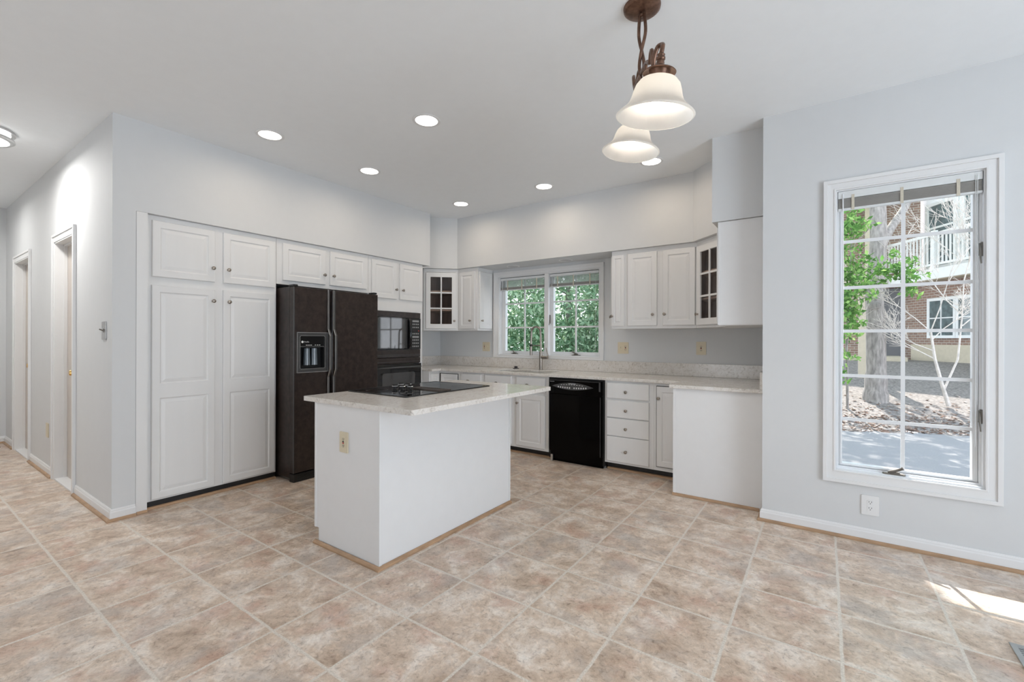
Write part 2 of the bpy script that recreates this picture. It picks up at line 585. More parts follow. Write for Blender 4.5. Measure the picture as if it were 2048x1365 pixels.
    def build(self, name, material, parent=None, smooth=None, bevel=0.0):
        me = bpy.data.meshes.new(name)
        off = root_loc(parent) if parent is not None else Vector((0, 0, 0))
        me.from_pydata([(p[0] - off.x, p[1] - off.y, p[2] - off.z) for p in self.v], [], self.f)
        bm = bmesh.new()
        bm.from_mesh(me)
        bmesh.ops.recalc_face_normals(bm, faces=bm.faces)
        bm.to_mesh(me)
        bm.free()
        if smooth:
            for p in me.polygons:
                p.use_smooth = True
            me.set_sharp_from_angle(angle=R(smooth))
        me.materials.append(material)
        o = bpy.data.objects.new(name, me)
        C.objects.link(o)
        if parent is not None:
            o.parent = parent
        if bevel:
            b = o.modifiers.new('bevel', 'BEVEL')
            b.width = bevel
            b.segments = 2
            b.limit_method = 'ANGLE'
            b.angle_limit = R(40)
        return o

def root_loc(o):
    while o.parent is not None:
        o = o.parent
    return Vector(o.location)

def tag(o, label, cat, group=None, kind=None):
    o['label'] = label
    o['category'] = cat
    if group:
        o['group'] = group
    if kind:
        o['kind'] = kind
    return o

def thing(name, loc, label, cat, group=None, kind=None):
    o = bpy.data.objects.new(name, None)
    o.empty_display_size = 0.1
    C.objects.link(o)
    o.location = loc
    return tag(o, label, cat, group, kind)

def struct(name, mb, material, label, cat, **kw):
    return tag(mb.build(name, material, None, **kw), label, cat, kind='structure')

def dup(root, loc, label=None):
    r = root.copy()
    C.objects.link(r)
    r.location = loc
    if label:
        r['label'] = label
    for ch in list(root.children):
        c = ch.copy()
        C.objects.link(c)
        c.parent = r
        for g in list(ch.children):
            d = g.copy()
            C.objects.link(d)
            d.parent = c
    return r

def rect(x0, x1, y0, y1):
    return [(x0, y0), (x1, y0), (x1, y1), (x0, y1)]

def rrect(x0, x1, y0, y1, r, n=5):
    out = []
    for cx, cy, a in ((x1 - r, y0 + r, -90), (x1 - r, y1 - r, 0), (x0 + r, y1 - r, 90), (x0 + r, y0 + r, 180)):
        for k in range(n + 1):
            q = R(a + 90 * k / n)
            out.append((cx + r * math.cos(q), cy + r * math.sin(q)))
    return out

# ------------------------------------------------------------ the room shell
H = 2.985            # ceiling
ZS = 2.298           # underside of the bulkheads
XA = -4.265          # face of the bulkhead over pantry and refrigerator
YC = 3.80            # breakfast-window wall
XD = -0.374          # kitchen side of the right wall
YB = 5.0             # sink wall
XW = -4.80           # wall behind the left run

plan = [(-8.57, -0.60), (-4.60, -0.60), (-4.60, -3.30), (3.40, -3.30), (3.40, YC + 0.12), (XD + 0.12, YC + 0.12), (XD + 0.12, YB + 0.12),
        (-4.92, YB + 0.12), (-4.92, 1.20), (-8.57, 1.20)]
struct('floor', MB().prism(plan, -0.10, 0.0), FLOOR, 'square stone-look tile floor in tan, rose and grey with pale joints', 'floor')
struct('ceiling', MB().prism(plan, H, H + 0.10), CEIL, 'flat pale grey-white painted ceiling with round downlights', 'ceiling')

YH = 1.03
op1 = (-5.95, -5.305, 2.232)
op2 = (-7.895, -7.116, 2.226)
hall = [(-8.57, 0), (op2[0], 0), (op2[0], op2[2]), (op2[1], op2[2]), (op2[1], 0), (op1[0], 0), (op1[0], op1[2]), (op1[1], op1[2]), (op1[1], 0),
        (XW, 0), (XW, H), (-8.57, H)]
struct('wall_hall', MB().plate([hall], lambda u, v, w: (u, w, v), YH, YH + 0.115), WALL,
       'white hall wall with two doorways receding on the left', 'wall')
lw = MB().box(XW - 0.12, XW, YH + 0.116, YB + 0.12, 0, H)
lw.box(XW, XA, YH, 1.168, 0, H)
lw.box(XW, XA, 1.168, 4.245, ZS, H)
struct('wall_left', lw, WALL, 'white wall with deep bulkhead over the pantry, refrigerator and ovens', 'wall')
bw = MB().plate([rect(XW, XD, 0, H), rect(-3.68, -2.20, 1.128, 2.186)], lambda u, v, w: (u, w, v), YB, YB + 0.12)
bw.prism([(XW, 4.246), (-4.44, 4.246), (-4.44, 4.31), (-4.125, 4.625), (-1.055, 4.625), (-0.755, 4.325), (-0.755, 3.955), (XD, 3.955), (XD, YB), (XW, YB)],
         ZS, H)
struct('wall_back', bw, WALL, 'white sink wall with bulkhead above the upper cabinets', 'wall')
rw = MB().box(XD, XD + 0.12, YC + 0.12, YB + 0.12, 0, H)
rw.plate([rect(XD, 3.40, 0, H), rect(0.066, 0.788, 0.452, 2.360)], lambda u, v, w: (u, w, v), YC, YC + 0.12)
struct('wall_right', rw, WALL, 'pale grey wall around the tall breakfast window', 'wall')
struct('wall_far', MB().box(-8.69, -8.57, -0.60, 1.20, 0, H), WALL, 'end wall of the hall at far left', 'wall')
struct('wall_hall_side', MB().box(-8.57, -4.48, -0.72, -0.60, 0, H), WALL, 'near side wall of the hall', 'wall')
struct('wall_near', MB().box(-4.72, -4.60, -3.30, -0.72, 0, H), WALL, 'left wall of the breakfast area', 'wall')
struct('wall_rear', MB().plate([rect(-4.60, 3.40, 0, H), rect(-2.85, -1.55, 0.60, 2.20)], lambda u, v, w: (u, w, v), -3.42, -3.30), WALL,
       'rear wall of the breakfast area with a window', 'wall')
struct('wall_side', MB().plate([rect(-3.30, YC + 0.12, 0, H), rect(-0.32, 2.12, 0.30, 2.30)], lambda u, v, w: (w, u, v), 3.40, 3.52), WALL,
       'right side wall of the breakfast area with a wide window', 'wall')

# baseboards and wood shoe mouldings
BASE = [(0, 0.0), (0.014, 0.0), (0.014, 0.062), (0.010, 0.070), (0.010, 0.076), (0.005, 0.086), (0, 0.086)]
SHOEP = [(0.0142, 0.0005), (0.033, 0.0005), (0.032, 0.009), (0.027, 0.015), (0.020, 0.019), (0.0142, 0.020)]
def base_run(name, tname, path, what):
    struct(name, MB().sweep(BASE, path), TRIM, 'white baseboard ' + what, 'baseboard')
    struct(tname, MB().sweep(SHOEP, path), SHOE, 'tan wood shoe moulding ' + what, 'trim')
base_run('baseboard_left', 'trim_1', [(op1[1] + 0.075, YH), (XA, YH), (XA, 1.166)], 'around the corner beside the pantry')
base_run('baseboard_hall', 'trim_2', [(op2[1] + 0.075, YH), (op1[0] - 0.075, YH)], 'between the two hall doorways')
base_run('baseboard_far', 'trim_3', [(-8.57, -0.55), (-8.57, YH), (op2[0] - 0.075, YH)], 'at the far end of the hall')
base_run('baseboard_right', 'trim_4', [(XD, 3.955), (XD, YC), (3.38, YC)], 'under the breakfast window')
base_run('baseboard_side', 'trim_5', [(3.40, YC - 0.04), (3.40, -3.27)], 'along the right side wall')
QR = [(0.0, 0.0005), (0.020, 0.0005), (0.019, 0.009), (0.014, 0.016), (0.007, 0.020), (0.0, 0.021)]
struct('trim_6', MB().sweep(QR, [(-4.263, 1.172), (-4.263, 1.236)]), SHOE, 'short wood moulding under the pantry filler', 'trim')
struct('trim_7', MB().sweep(QR, [(-4.309, 1.242), (-4.309, 2.240)]), SHOE, 'wood moulding along the pantry toe kick', 'trim')
struct('trim_8', MB().sweep(QR, [(-4.15, 4.408), (-2.515, 4.408)]), SHOE, 'wood moulding below the sink cabinets', 'trim')
struct('trim_9', MB().sweep(QR, [(-1.84, 4.408), (-1.064, 4.408)]), SHOE, 'wood moulding below the drawer cabinet', 'trim')
struct('trim_10', MB().sweep(QR, [(-1.072, 3.983), (XD - 0.036, 3.983)]), SHOE, 'wood moulding below the peninsula end panel', 'trim')
struct('trim_11', MB().sweep(QR, [(-2.74, 1.692), (-2.105, 1.692), (-2.105, 3.012)]), SHOE, 'wood moulding around the island foot', 'trim')
struct('trim_12', MB().sweep(QR, [(-2.50, 4.408), (-1.86, 4.408)]), mat('grey_threshold', (0.30, 0.28, 0.27), 0.5), 'low grey strip below the dishwasher', 'trim')

# hall doors
def hall_door(name, op, label, knob_x):
    x0, x1, zt = op
    t = thing(name, ((x0 + x1) / 2, YH, 0), label, 'door', kind='structure')
    c = MB()
    w = 0.072
    out = [(x0 - w, 0), (x0 - w, zt + w), (x1 + w, zt + w), (x1 + w, 0), (x1, 0), (x1, zt), (x0, zt), (x0, 0)]
    c.plate([out], lambda u, v, q: (u, q, v), YH - 0.016, YH - 0.001)
    s = 0.022
    out = [(x0 - w, 0), (x0 - w, zt + w), (x1 + w, zt + w), (x1 + w, 0), (x1 + w - s, 0), (x1 + w - s, zt + w - s), (x0 - w + s, zt + w - s), (x0 - w + s, 0)]
    c.plate([out], lambda u, v, q: (u, q, v), YH - 0.023, YH - 0.016)
    c.build('casing', TRIM, t)
    j = MB()
    j.box(x0, x0 + 0.012, YH - 0.012, YH + 0.112, 0, zt)
    j.box(x1 - 0.012, x1, YH - 0.012, YH + 0.112, 0, zt)
    j.box(x0, x1, YH - 0.012, YH + 0.112, zt - 0.012, zt)
    j.box(x0 + 0.012, x0 + 0.024, YH + 0.050, YH + 0.075, 0, zt - 0.012)
    j.box(x0 + 0.012, x1 - 0.012, YH + 0.050, YH + 0.075, zt - 0.024, zt - 0.012)
    j.build('jamb', TRIM, t)
    MB().box(x0 + 0.012, x1 - 0.012, YH - 0.01, YH + 0.075, 0.0005, 0.012).build('threshold', TRIM, t)
    d = MB()
    d.box(x0 + 0.014, x1 - 0.014, YH + 0.076, YH + 0.111, 0.014, zt - 0.014)
    lf = d.build('door_leaf', DOORP, t)
    k = MB().lathe([(0.026, 0), (0.026, 0.006), (0.010, 0.010), (0.010, 0.028), (0.022, 0.036), (0.026, 0.046), (0.020, 0.056), (0.0, 0.058)],
                   (knob_x, YH + 0.076, 1.02), (0, -1, 0), 20)
    k.build('door_knob', BRASS, lf, smooth=40)
    return t
hall_door('door_1', op1, 'nearer white hall doorway with closed door and brass knob', -5.575)
hall_door('door_2', op2, 'farther white hall doorway at the end of the hall', -7.43)

# ------------------------------------------------------------ windows
def casing_ring(mb, y, x0, x1, z0, z1, ix0, ix1, iz0, iz1):
    mb.plate([rect(x0, x1, z0, z1), rect(ix0, ix1, iz0, iz1)], lambda u, v, q: (u, q, v), y - 0.014, y - 0.001)
    s = 0.024
    mb.plate([rect(x0, x1, z0, z1), rect(x0 + s, x1 - s, z0 + s, z1 - s)], lambda u, v, q: (u, q, v), y - 0.024, y - 0.014)
    mb.plate([rect(ix0 - 0.012, ix1 + 0.012, iz0 - 0.012, iz1 + 0.012), rect(ix0, ix1, iz0, iz1)], lambda u, v, q: (u, q, v), y - 0.018, y - 0.014)

def sash_part(t, y, x0, x1, z0, z1, gx0, gx1, gz0, gz1, vx, hz, mw=0.017):
    m = MB()
    m.plate([rect(x0, x1, z0, z1), rect(gx0, gx1, gz0, gz1)], lambda u, v, q: (u, q, v), y - 0.018, y + 0.030)
    m.plate([rect(gx0 - 0.010, gx1 + 0.010, gz0 - 0.010, gz1 + 0.010), rect(gx0, gx1, gz0, gz1)], lambda u, v, q: (u, q, v), y - 0.023, y - 0.018)
    m.build('sash', WINW, t)
    g = MB()
    for x in vx:
        g.box(x - mw / 2, x + mw / 2, y - 0.012, y - 0.001, gz0, gz1)
    for z in hz:
        g.box(gx0, gx1, y - 0.0125, y - 0.0015, z - mw / 2, z + mw / 2)
    g.build('muntin_grille', WINW, t)
    MB().box(gx0, gx1, y + 0.002, y + 0.006, gz0, gz1).build('glass_pane', GLASS, t)

def crank(t, x, y, z, s=1.0, mir=1):
    m = MB()
    m.prism(rrect(x - 0.058 * s, x + 0.058 * s, y - 0.016, y + 0.012, 0.012), z, z + 0.008)
    m.prism(rrect(x - 0.030 * s, x + 0.030 * s, y - 0.012, y + 0.008, 0.008), z + 0.008, z + 0.018)
    m.tube([(x - 0.02 * mir * s, y - 0.006, z + 0.015), (x + 0.005 * mir * s, y - 0.012, z + 0.026), (x + 0.035 * mir * s, y - 0.018, z + 0.044),
            (x + 0.044 * mir * s, y - 0.019, z + 0.050)], [0.010, 0.009, 0.008, 0.011], 10)
    m.build('crank_handle', GREYMET, t, smooth=45)
GREYMET = mat('dark_pewter_hardware', (0.20, 0.185, 0.165), 0.42, metal=0.6, var=0.1)

# breakfast window
t = thing('window_1', (0.427, YC, 1.4), 'tall white casement window with grille of twelve panes in the right wall', 'window', kind='structure')
m = MB()
casing_ring(m, YC, -0.005, 0.861, 0.369, 2.430, 0.066, 0.788, 0.452, 2.360)
m.build('casing', TRIM, t, bevel=0.002)
m = MB().plate([rect(0.066, 0.788, 0.452, 2.360), rect(0.074, 0.780, 0.462, 2.352)], lambda u, v, q: (u, q, v), YC, YC + 0.12)
m.plate([rect(0.074, 0.780, 0.462, 2.352), rect(0.084, 0.770, 0.472, 2.342)], lambda u, v, q: (u, q, v), YC + 0.034, YC + 0.118)
m.build('jamb', WINW, t)
yg = YC + 0.075
sash_part(t, yg, 0.086, 0.768, 0.474, 2.340, 0.105, 0.744, 0.488, 2.318, [0.424], [0.793, 1.093, 1.399, 1.697, 2.014], 0.021)
crank(t, 0.375, YC + 0.018, 0.463)
for z in (1.885, 0.880):
    m = MB().box(0.772, 0.7799, YC + 0.012, YC + 0.040, z - 0.042, z + 0.042)
    m.box(0.764, 0.772, YC + 0.014, YC + 0.036, z - 0.036, z + 0.036)
    m.tube([(0.768, YC + 0.014, z + 0.02), (0.766, YC + 0.002, z - 0.03), (0.770, YC - 0.004, z - 0.088)], [0.006, 0.005, 0.004], 8)
    m.build('sash_lock', GREYMET, t, smooth=45)

# sink window (double casement)
t = thing('window_2', (-2.94, YB, 1.65), 'white double casement window above the sink', 'window', kind='structure')
m = MB()
casing_ring(m, YB, -3.772, -2.14, 1.087, 2.254, -3.68, -2.20, 1.128, 2.186)
m.box(-2.957, -2.897, YB - 0.012, YB + 0.09, 1.128, 2.186)
m.build('casing', TRIM, t, bevel=0.002)
m = MB().plate([rect(-3.68, -2.20, 1.128, 2.186), rect(-3.672, -2.208, 1.136, 2.178)], lambda u, v, q: (u, q, v), YB, YB + 0.12)
m.build('jamb', WINW, t)
for x0, x1, gx0, gx1, vx in ((-3.670, -2.957, -3.612, -2.99, -3.300), (-2.897, -2.210, -2.855, -2.232, -2.540)):
    sash_part(t, YB + 0.065, x0, x1, 1.138, 2.176, gx0, gx1, 1.178, 2.140, [vx], [1.494, 1.819], 0.019)
crank(t, -3.44, YB + 0.022, 1.137, 0.9, -0.4)
crank(t, -2.52, YB + 0.022, 1.137, 1.0, -1)
for x in (-2.9575, -2.8965):
    s = -1 if x < -2.93 else 1
    m = MB().box(x, x + s * 0.007, YB + 0.012, YB + 0.034, 1.54, 1.65)
    m.tube([(x + s * 0.008, YB + 0.018, 1.60), (x + s * 0.010, YB + 0.004, 1.55), (x + s * 0.006, YB - 0.002, 1.52)], 0.004, 8)
    m.build('sash_lock', GREYMET, t, smooth=45)

# the two windows behind the camera
def plain_window(name, M, w0, w1, z0, z1, label):
    t = thing(name, tuple(M @ Vector(((w0 + w1) / 2, 0, (z0 + z1) / 2))), label, 'window', kind='structure')
    m = MB(M)
    m.plate([rect(w0 - 0.08, w1 + 0.08, z0 - 0.08, z1 + 0.08), rect(w0, w1, z0, z1)], lambda u, v, q: (u, q, v), -0.018, -0.001)
    m.build('casing', TRIM, t)
    m = MB(M)
    xm = (w0 + w1) / 2
    m.plate([rect(w0, w1, z0, z1), rect(w0 + 0.05, xm - 0.03, z0 + 0.05, z1 - 0.05), rect(xm + 0.03, w1 - 0.05, z0 + 0.05, z1 - 0.05)],
            lambda u, v, q: (u, q, v), 0.03, 0.07)
    m.build('sash', WINW, t)
    MB(M).box(w0 + 0.05, w1 - 0.05, 0.048, 0.052, z0 + 0.05, z1 - 0.05).build('glass_pane', GLASS, t)
plain_window('window_3', frame(3.40, 0.9, (1, 0)), -1.22, 1.22, 0.30, 2.30, 'wide white window in the right side wall')
plain_window('window_4', frame(-2.2, -3.30, (0, -1)), -0.65, 0.65, 0.60, 2.20, 'white window in the rear wall')

# blinds
def blind(x0, x1, y, zt, z_slat_top, z_stack, z_bot, label, cords, lowered=0, tapes=(0.17, 0.5, 0.83), hr=0.030):
    t = thing('venetian_blind', ((x0 + x1) / 2, y, zt), label, 'blind', 'raised venetian blinds at the windows')
    MB().box(x0, x1, y - 0.014, y + 0.014, zt - hr, zt).build('headrail', BLINDW, t)
    m = MB()
    n = max(2, int((z_stack - z_bot - 0.012) / 0.0052))
    for k in range(n):
        z = z_bot + 0.014 + k * 0.0052
        m.box(x0 + 0.003, x1 - 0.003, y - 0.0125, y + 0.0125, z, z + 0.0026)
    m.box(x0 + 0.006, x1 - 0.006, y - 0.008, y + 0.010, z_bot + 0.012, z_bot + 0.014 + n * 0.0052)
    m.build('slat_stack', BLIND, t)
    if lowered:
        m = MB()
        for k in range(lowered):
            z = z_stack + (zt - 0.034 - z_stack) * (k + 0.5) / lowered
            e = 0.0042
            m.add([(x0 + .003, y - .0115, z - e), (x1 - .003, y - .0115, z - e), (x1 - .003, y + .0115, z + e), (x0 + .003, y + .0115, z + e),
                   (x0 + .003, y - .0115, z - e - .001), (x1 - .003, y - .0115, z - e - .001), (x1 - .003, y + .0115, z + e - .001), (x0 + .003, y + .0115, z + e - .001)],
                  [(0, 1, 2, 3), (4, 7, 6, 5), (0, 4, 5, 1), (1, 5, 6, 2), (2, 6, 7, 3), (3, 7, 4, 0)])
        m.build('slats', BLINDW, t)
    MB().box(x0, x1, y - 0.0135, y + 0.0135, z_bot, z_bot + 0.012).build('bottom_rail', BLINDW, t)
    for f in tapes:
        x = x0 + (x1 - x0) * f
        MB().box(x - 0.008, x + 0.008, y - 0.0165, y - 0.0145, z_bot - 0.002, zt - 0.028).build('ladder_tape', TAPE, t)
    for dx, zb, r, nm, mt in cords:
        MB().tube([(x0 + dx, y - 0.017, zt - 0.02), (x0 + dx + 0.002, y - 0.019, (zt + zb) / 2), (x0 + dx, y - 0.018, zb)], r, 8).build(nm, mt, t)
    return t
blind(0.078, 0.776, YC + 0.017, 2.350, 0, 2.300, 2.222, 'raised grey blind at the top of the tall right-hand window',
      [(0.026, 1.16, 0.004, 'tilt_wand', WINW), (0.668, 0.70, 0.0016, 'pull_cord', BLINDW), (0.676, 0.95, 0.0016, 'pull_cord', BLINDW)], tapes=(0.115, 0.475, 0.85), hr=0.048)
blind(-3.668, -2.966, YB + 0.020, 2.168, 0, 2.045, 2.000, 'half-raised blind in the left sash above the sink',
      [(0.035, 2.0, 0.003, 'tilt_wand', WINW)], 12)
blind(-2.888, -2.214, YB + 0.020, 2.168, 0, 2.045, 2.000, 'half-raised blind in the right sash above the sink',
      [(0.035, 2.0, 0.003, 'tilt_wand', WINW), (0.635, 1.20, 0.0016, 'pull_cord', BLINDW)], 12)

# ------------------------------------------------------------ cabinet parts
def door_mesh(M, w, h, panels, th=0.019):
    """shaped door: bevelled slab with recessed and raised fields; front at local y=0"""
    m = MB(M)
    c = 0.004
    m.add([(0, th, 0), (w, th, 0), (w, th, h), (0, th, h), (0, c, 0), (w, c, 0), (w, c, h), (0, c, h),
           (c, 0, c), (w - c, 0, c), (w - c, 0, h - c), (c, 0, h - c)],
          [(0, 3, 2, 1), (0, 1, 5, 4), (1, 2, 6, 5), (2, 3, 7, 6), (3, 0, 4, 7), (4, 5, 9, 8), (5, 6, 10, 9), (6, 7, 11, 10), (7, 4, 8, 11)])
    xs = sorted({c, w - c} | {p[0] for p in panels} | {p[2] for p in panels})
    zs = sorted({c, h - c} | {p[1] for p in panels} | {p[3] for p in panels})
    for i in range(len(xs) - 1):
        for j in range(len(zs) - 1):
            a, b, d, e = xs[i], xs[i + 1], zs[j], zs[j + 1]
            if any(p[0] <= a and b <= p[2] and p[1] <= d and e <= p[3] for p in panels):
                continue
            m.quad((a, 0, d), (b, 0, d), (b, 0, e), (a, 0, e))
    for x0, z0, x1, z1 in panels:
        ww = min(x1 - x0, z1 - z0)
        s = min(1.0, ww / 0.14)
        rings = [(0, 0), (0.004 * s, 0.005), (0.010 * s, 0.0075), (0.034 * s, 0.0030), (0.038 * s, 0.0025)]
        for (i0, y0), (i1, y1) in zip(rings, rings[1:]):
            A = [(x0 + i0, y0, z0 + i0), (x1 - i0, y0, z0 + i0), (x1 - i0, y0, z1 - i0), (x0 + i0, y0, z1 - i0)]
            B = [(x0 + i1, y1, z0 + i1), (x1 - i1, y1, z0 + i1), (x1 - i1, y1, z1 - i1), (x0 + i1, y1, z1 - i1)]
            for k in range(4):
                m.quad(A[k], A[(k + 1) % 4], B[(k + 1) % 4], B[k])
        i, y = rings[-1]
        m.quad((x0 + i, y, z0 + i), (x1 - i, y, z0 + i), (x1 - i, y, z1 - i), (x0 + i, y, z1 - i))
    return m

def knob(parent, M, x, z):
    m = MB(M)
    m.lathe([(0.010, 0), (0.009, 0.003), (0.0055, 0.006), (0.0055, 0.014), (0.013, 0.019), (0.0155, 0.023), (0.0145, 0.027), (0.009, 0.030), (0.0, 0.031)],
            (x, 0, z), (0, -1, 0), 18)
    return m.build('knob', NICKEL, parent, smooth=50)

def door(parent, F, x0, x1, z0, z1, kx=None, kz=None, mid=None, st=0.052, name='door', flat=False):
    """door in the face frame F (local y=0 is the front plane of the doors)"""
    M = F @ Matrix.Translation((x0, 0, z0))
    w, h = x1 - x0, z1 - z0
    if flat:
        ps = []
    elif mid:
        ps = [(st, st * 0.95, w - st, mid[0] - z0), (st, mid[1] - z0, w - st, h - st)]
    else:
        ps = [(st, st, w - st, h - st)]
    d = door_mesh(M, w, h, ps).build(name, CAB, parent)
    if kx is not None:
        knob(d, F, kx, kz)
    return d

FA = frame(-4.285, 0.0, (-1, 0))     # left run, local x = world y
FB = frame(0.0, 4.32, (0, 1))        # sink base run
FU = frame(0.0, 4.645, (0, 1))       # sink wall uppers

# pantry
t = thing('pantry_cabinet', (-4.5, 1.70, 0), 'tall white pantry cabinet with two long doors left of the refrigerator', 'cabinet')
m = MB()
m.box(-4.79, -4.3055, 1.175, 2.243, 0.062, 2.296)
m.box(-4.40, -4.263, 1.1695, 1.238, 0.0, 2.296)
m.box(-4.79, -4.77, 1.24, 2.243, 0.0, 0.062)
m.build('body', CAB, t)
MB().box(-4.36, -4.311, 1.2385, 2.243, 0.0005, 0.0615).build('toe_kick', KICK, t)
door(t, FA, 1.274, 1.714, 1.818, 2.257, 1.694, 1.934)
door(t, FA, 1.779, 2.224, 1.818, 2.257, 1.815, 1.934)
door(t, FA, 1.272, 1.714, 0.076, 1.752, 1.697, 1.654, mid=(0.865, 0.978))
door(t, FA, 1.779, 2.226, 0.076, 1.757, 1.820, 1.654, mid=(0.865, 0.978))

# over the refrigerator
t = thing('wall_cabinet', (-4.5, 2.77, 1.862), 'short white two-door cabinet above the black refrigerator', 'cabinet')
MB().box(-4.79, -4.3055, 2.246, 3.300, 1.862, 2.296).build('body', CAB, t)
door(t, FA, 2.301, 2.752, 1.900, 2.259, 2.734, 2.000)
door(t, FA, 2.806, 3.266, 1.900, 2.259, 2.840, 2.000)

# oven tower
t = thing('oven_tower_cabinet', (-4.5, 3.72, 0), 'tall white cabinet housing the black microwave and oven', 'cabinet')
m = MB()
m.box(-4.79, -4.3055, 3.303, 3.360, 0, 2.296)
m.box(-4.79, -4.3055, 4.096, 4.148, 0, 2.296)
m.box(-4.79, -4.3055, 3.360, 4.096, 1.672, 2.296)
m.box(-4.79, -4.3055, 3.360, 4.096, 0, 0.41)
m.box(-4.79, -4.75, 3.360, 4.096, 0.41, 1.672)
m.build('body', CAB, t)
door(t, FA, 3.340, 3.707, 1.820, 2.262, 3.690, 1.936)
door(t, FA, 3.760, 4.137, 1.820, 2.262, 3.798, 1.936)
door(t, FA, 3.340, 4.100, 0.09, 0.395, name='drawer')

# microwave
t = thing('microwave_oven', (-4.5, 3.73, 1.10), 'black built-in microwave with glass door right of the refrigerator', 'microwave')
F = frame(-4.285, 0, (-1, 0))
m = MB(F)
m.box(3.366, 4.090, 0.012, 0.42, 1.108, 1.668)
m.box(3.362, 4.094, -0.004, 0.0195, 1.600, 1.668)
m.box(3.362, 4.094, -0.004, 0.0195, 1.108, 1.205)
m.build('body', BLACK, t, bevel=0.002)
m = MB(F)
for z in (1.122, 1.138):
    m.box(3.366, 4.090, -0.008, -0.0045, z, z + 0.006)
m.box(3.364, 3.92, -0.007, -0.0045, 1.199, 1.203)
m.build('vent_trim', GREYTRIM, t)
d = MB(F).box(3.364, 3.925, -0.012, 0.011, 1.207, 1.598).build('oven_door', GLOSSB, t, bevel=0.002)
MB(F).box(3.385, 3.868, -0.0135, -0.0122, 1.222, 1.585).build('door_window', MWGLASS, d)
m = MB(F)
m.tube([(3.893, -0.012, 1.225), (3.893, -0.038, 1.255), (3.893, -0.042, 1.40), (3.893, -0.038, 1.555), (3.893, -0.012, 1.585)], [0.016, 0.019, 0.020, 0.019, 0.016], 12)
m.build('handle', GLOSSB, d, smooth=45)
p = MB(F).box(3.927, 4.092, -0.010, 0.011, 1.207, 1.598).build('control_panel', BLACKP, t, bevel=0.002)
for r in range(9):
    z = 1.565 - r * 0.040
    if r in (0, 5):
        MB(F).box(3.950, 4.060, -0.0112, -0.0101, z - 0.014, z + 0.008).build('label_strip', GREYP, p)
    elif r == 3:
        continue
    else:
        for q in range(4):
            MB(F).box(3.953 + q * 0.029, 3.970 + q * 0.029, -0.0112, -0.0101, z - 0.010, z + 0.006).build('key', GREYP, p)
MB(F).box(3.962, 4.020, -0.0112, -0.0101, 1.425, 1.460).build('display', GLOSSB, p)
MB(F).box(4.050, 4.064, -0.0112, -0.0101, 1.434, 1.446).build('clear_button', REDP, p)

# wall oven
t = thing('wall_oven', (-4.5, 3.73, 0.42), 'black built-in wall oven below the microwave', 'oven')
m = MB(F)
m.box(3.366, 4.090, 0.012, 0.42, 0.415, 1.102)
m.box(3.362, 4.094, -0.004, 0.0195, 1.035, 1.104)
m.build('body', BLACK, t, bevel=0.002)
MB(F).box(3.372, 4.084, -0.0062, -0.0045, 1.052, 1.058).build('vent_trim', GREYTRIM, t)
d = MB(F).box(3.364, 4.092, -0.022, 0.011, 0.425, 1.030).build('oven_door', GLOSSB, t, bevel=0.003)
MB(F).plate([rrect(3.47, 3.985, 0.53, 0.925, 0.03)], lambda u, v, w: (u, w, v), -0.0235, -0.0222).build('door_window', MWGLASS, d)
m = MB(F)
m.tube([(3.385, -0.022, 0.985), (3.395, -0.050, 0.990), (3.73, -0.056, 0.992), (4.060, -0.050, 0.990), (4.070, -0.022, 0.985)], [0.010, 0.011, 0.012, 0.011, 0.010], 10)
m.build('handle', GREYTRIM, d, smooth=45)

# refrigerator
t = thing('refrigerator', (-4.4, 2.735, 0), 'black side-by-side refrigerator with water dispenser in the left door', 'refrigerator')
FR = frame(-4.02, 0, (-1, 0))
m = MB(FR)
m.box(2.264, 3.208, 0.076, 0.74, 0.03, 1.822)
m.build('cabinet', BLACK, t, bevel=0.004)
m = MB(FR)
m.box(2.262, 3.210, 0.0, 0.070, 0.002, 0.075)
for k in range(5):
    m.box(2.30, 3.17, -0.004, 0.0, 0.016 + k * 0.011, 0.021 + k * 0.011)
m.build('base_grille', BLACKP, t)
for x in (2.285, 3.185):
    MB(FR).box(x - 0.022, x + 0.022, 0.012, 0.10, 1.8225, 1.842).build('hinge_cover', BLACKP, t, bevel=0.004)
fd = MB(FR)
fd.plate([rect(2.262, 2.630, 0.085, 1.818), rect(2.300, 2.575, 1.040, 1.372)], lambda u, v, w: (u, w, v), 0.0, 0.074)
fd = fd.build('freezer_door', BLACK, t, bevel=0.005)
rd = MB(FR).box(2.652, 3.210, 0.0, 0.074, 0.085, 1.818).build('fridge_door', BLACK, t, bevel=0.005)
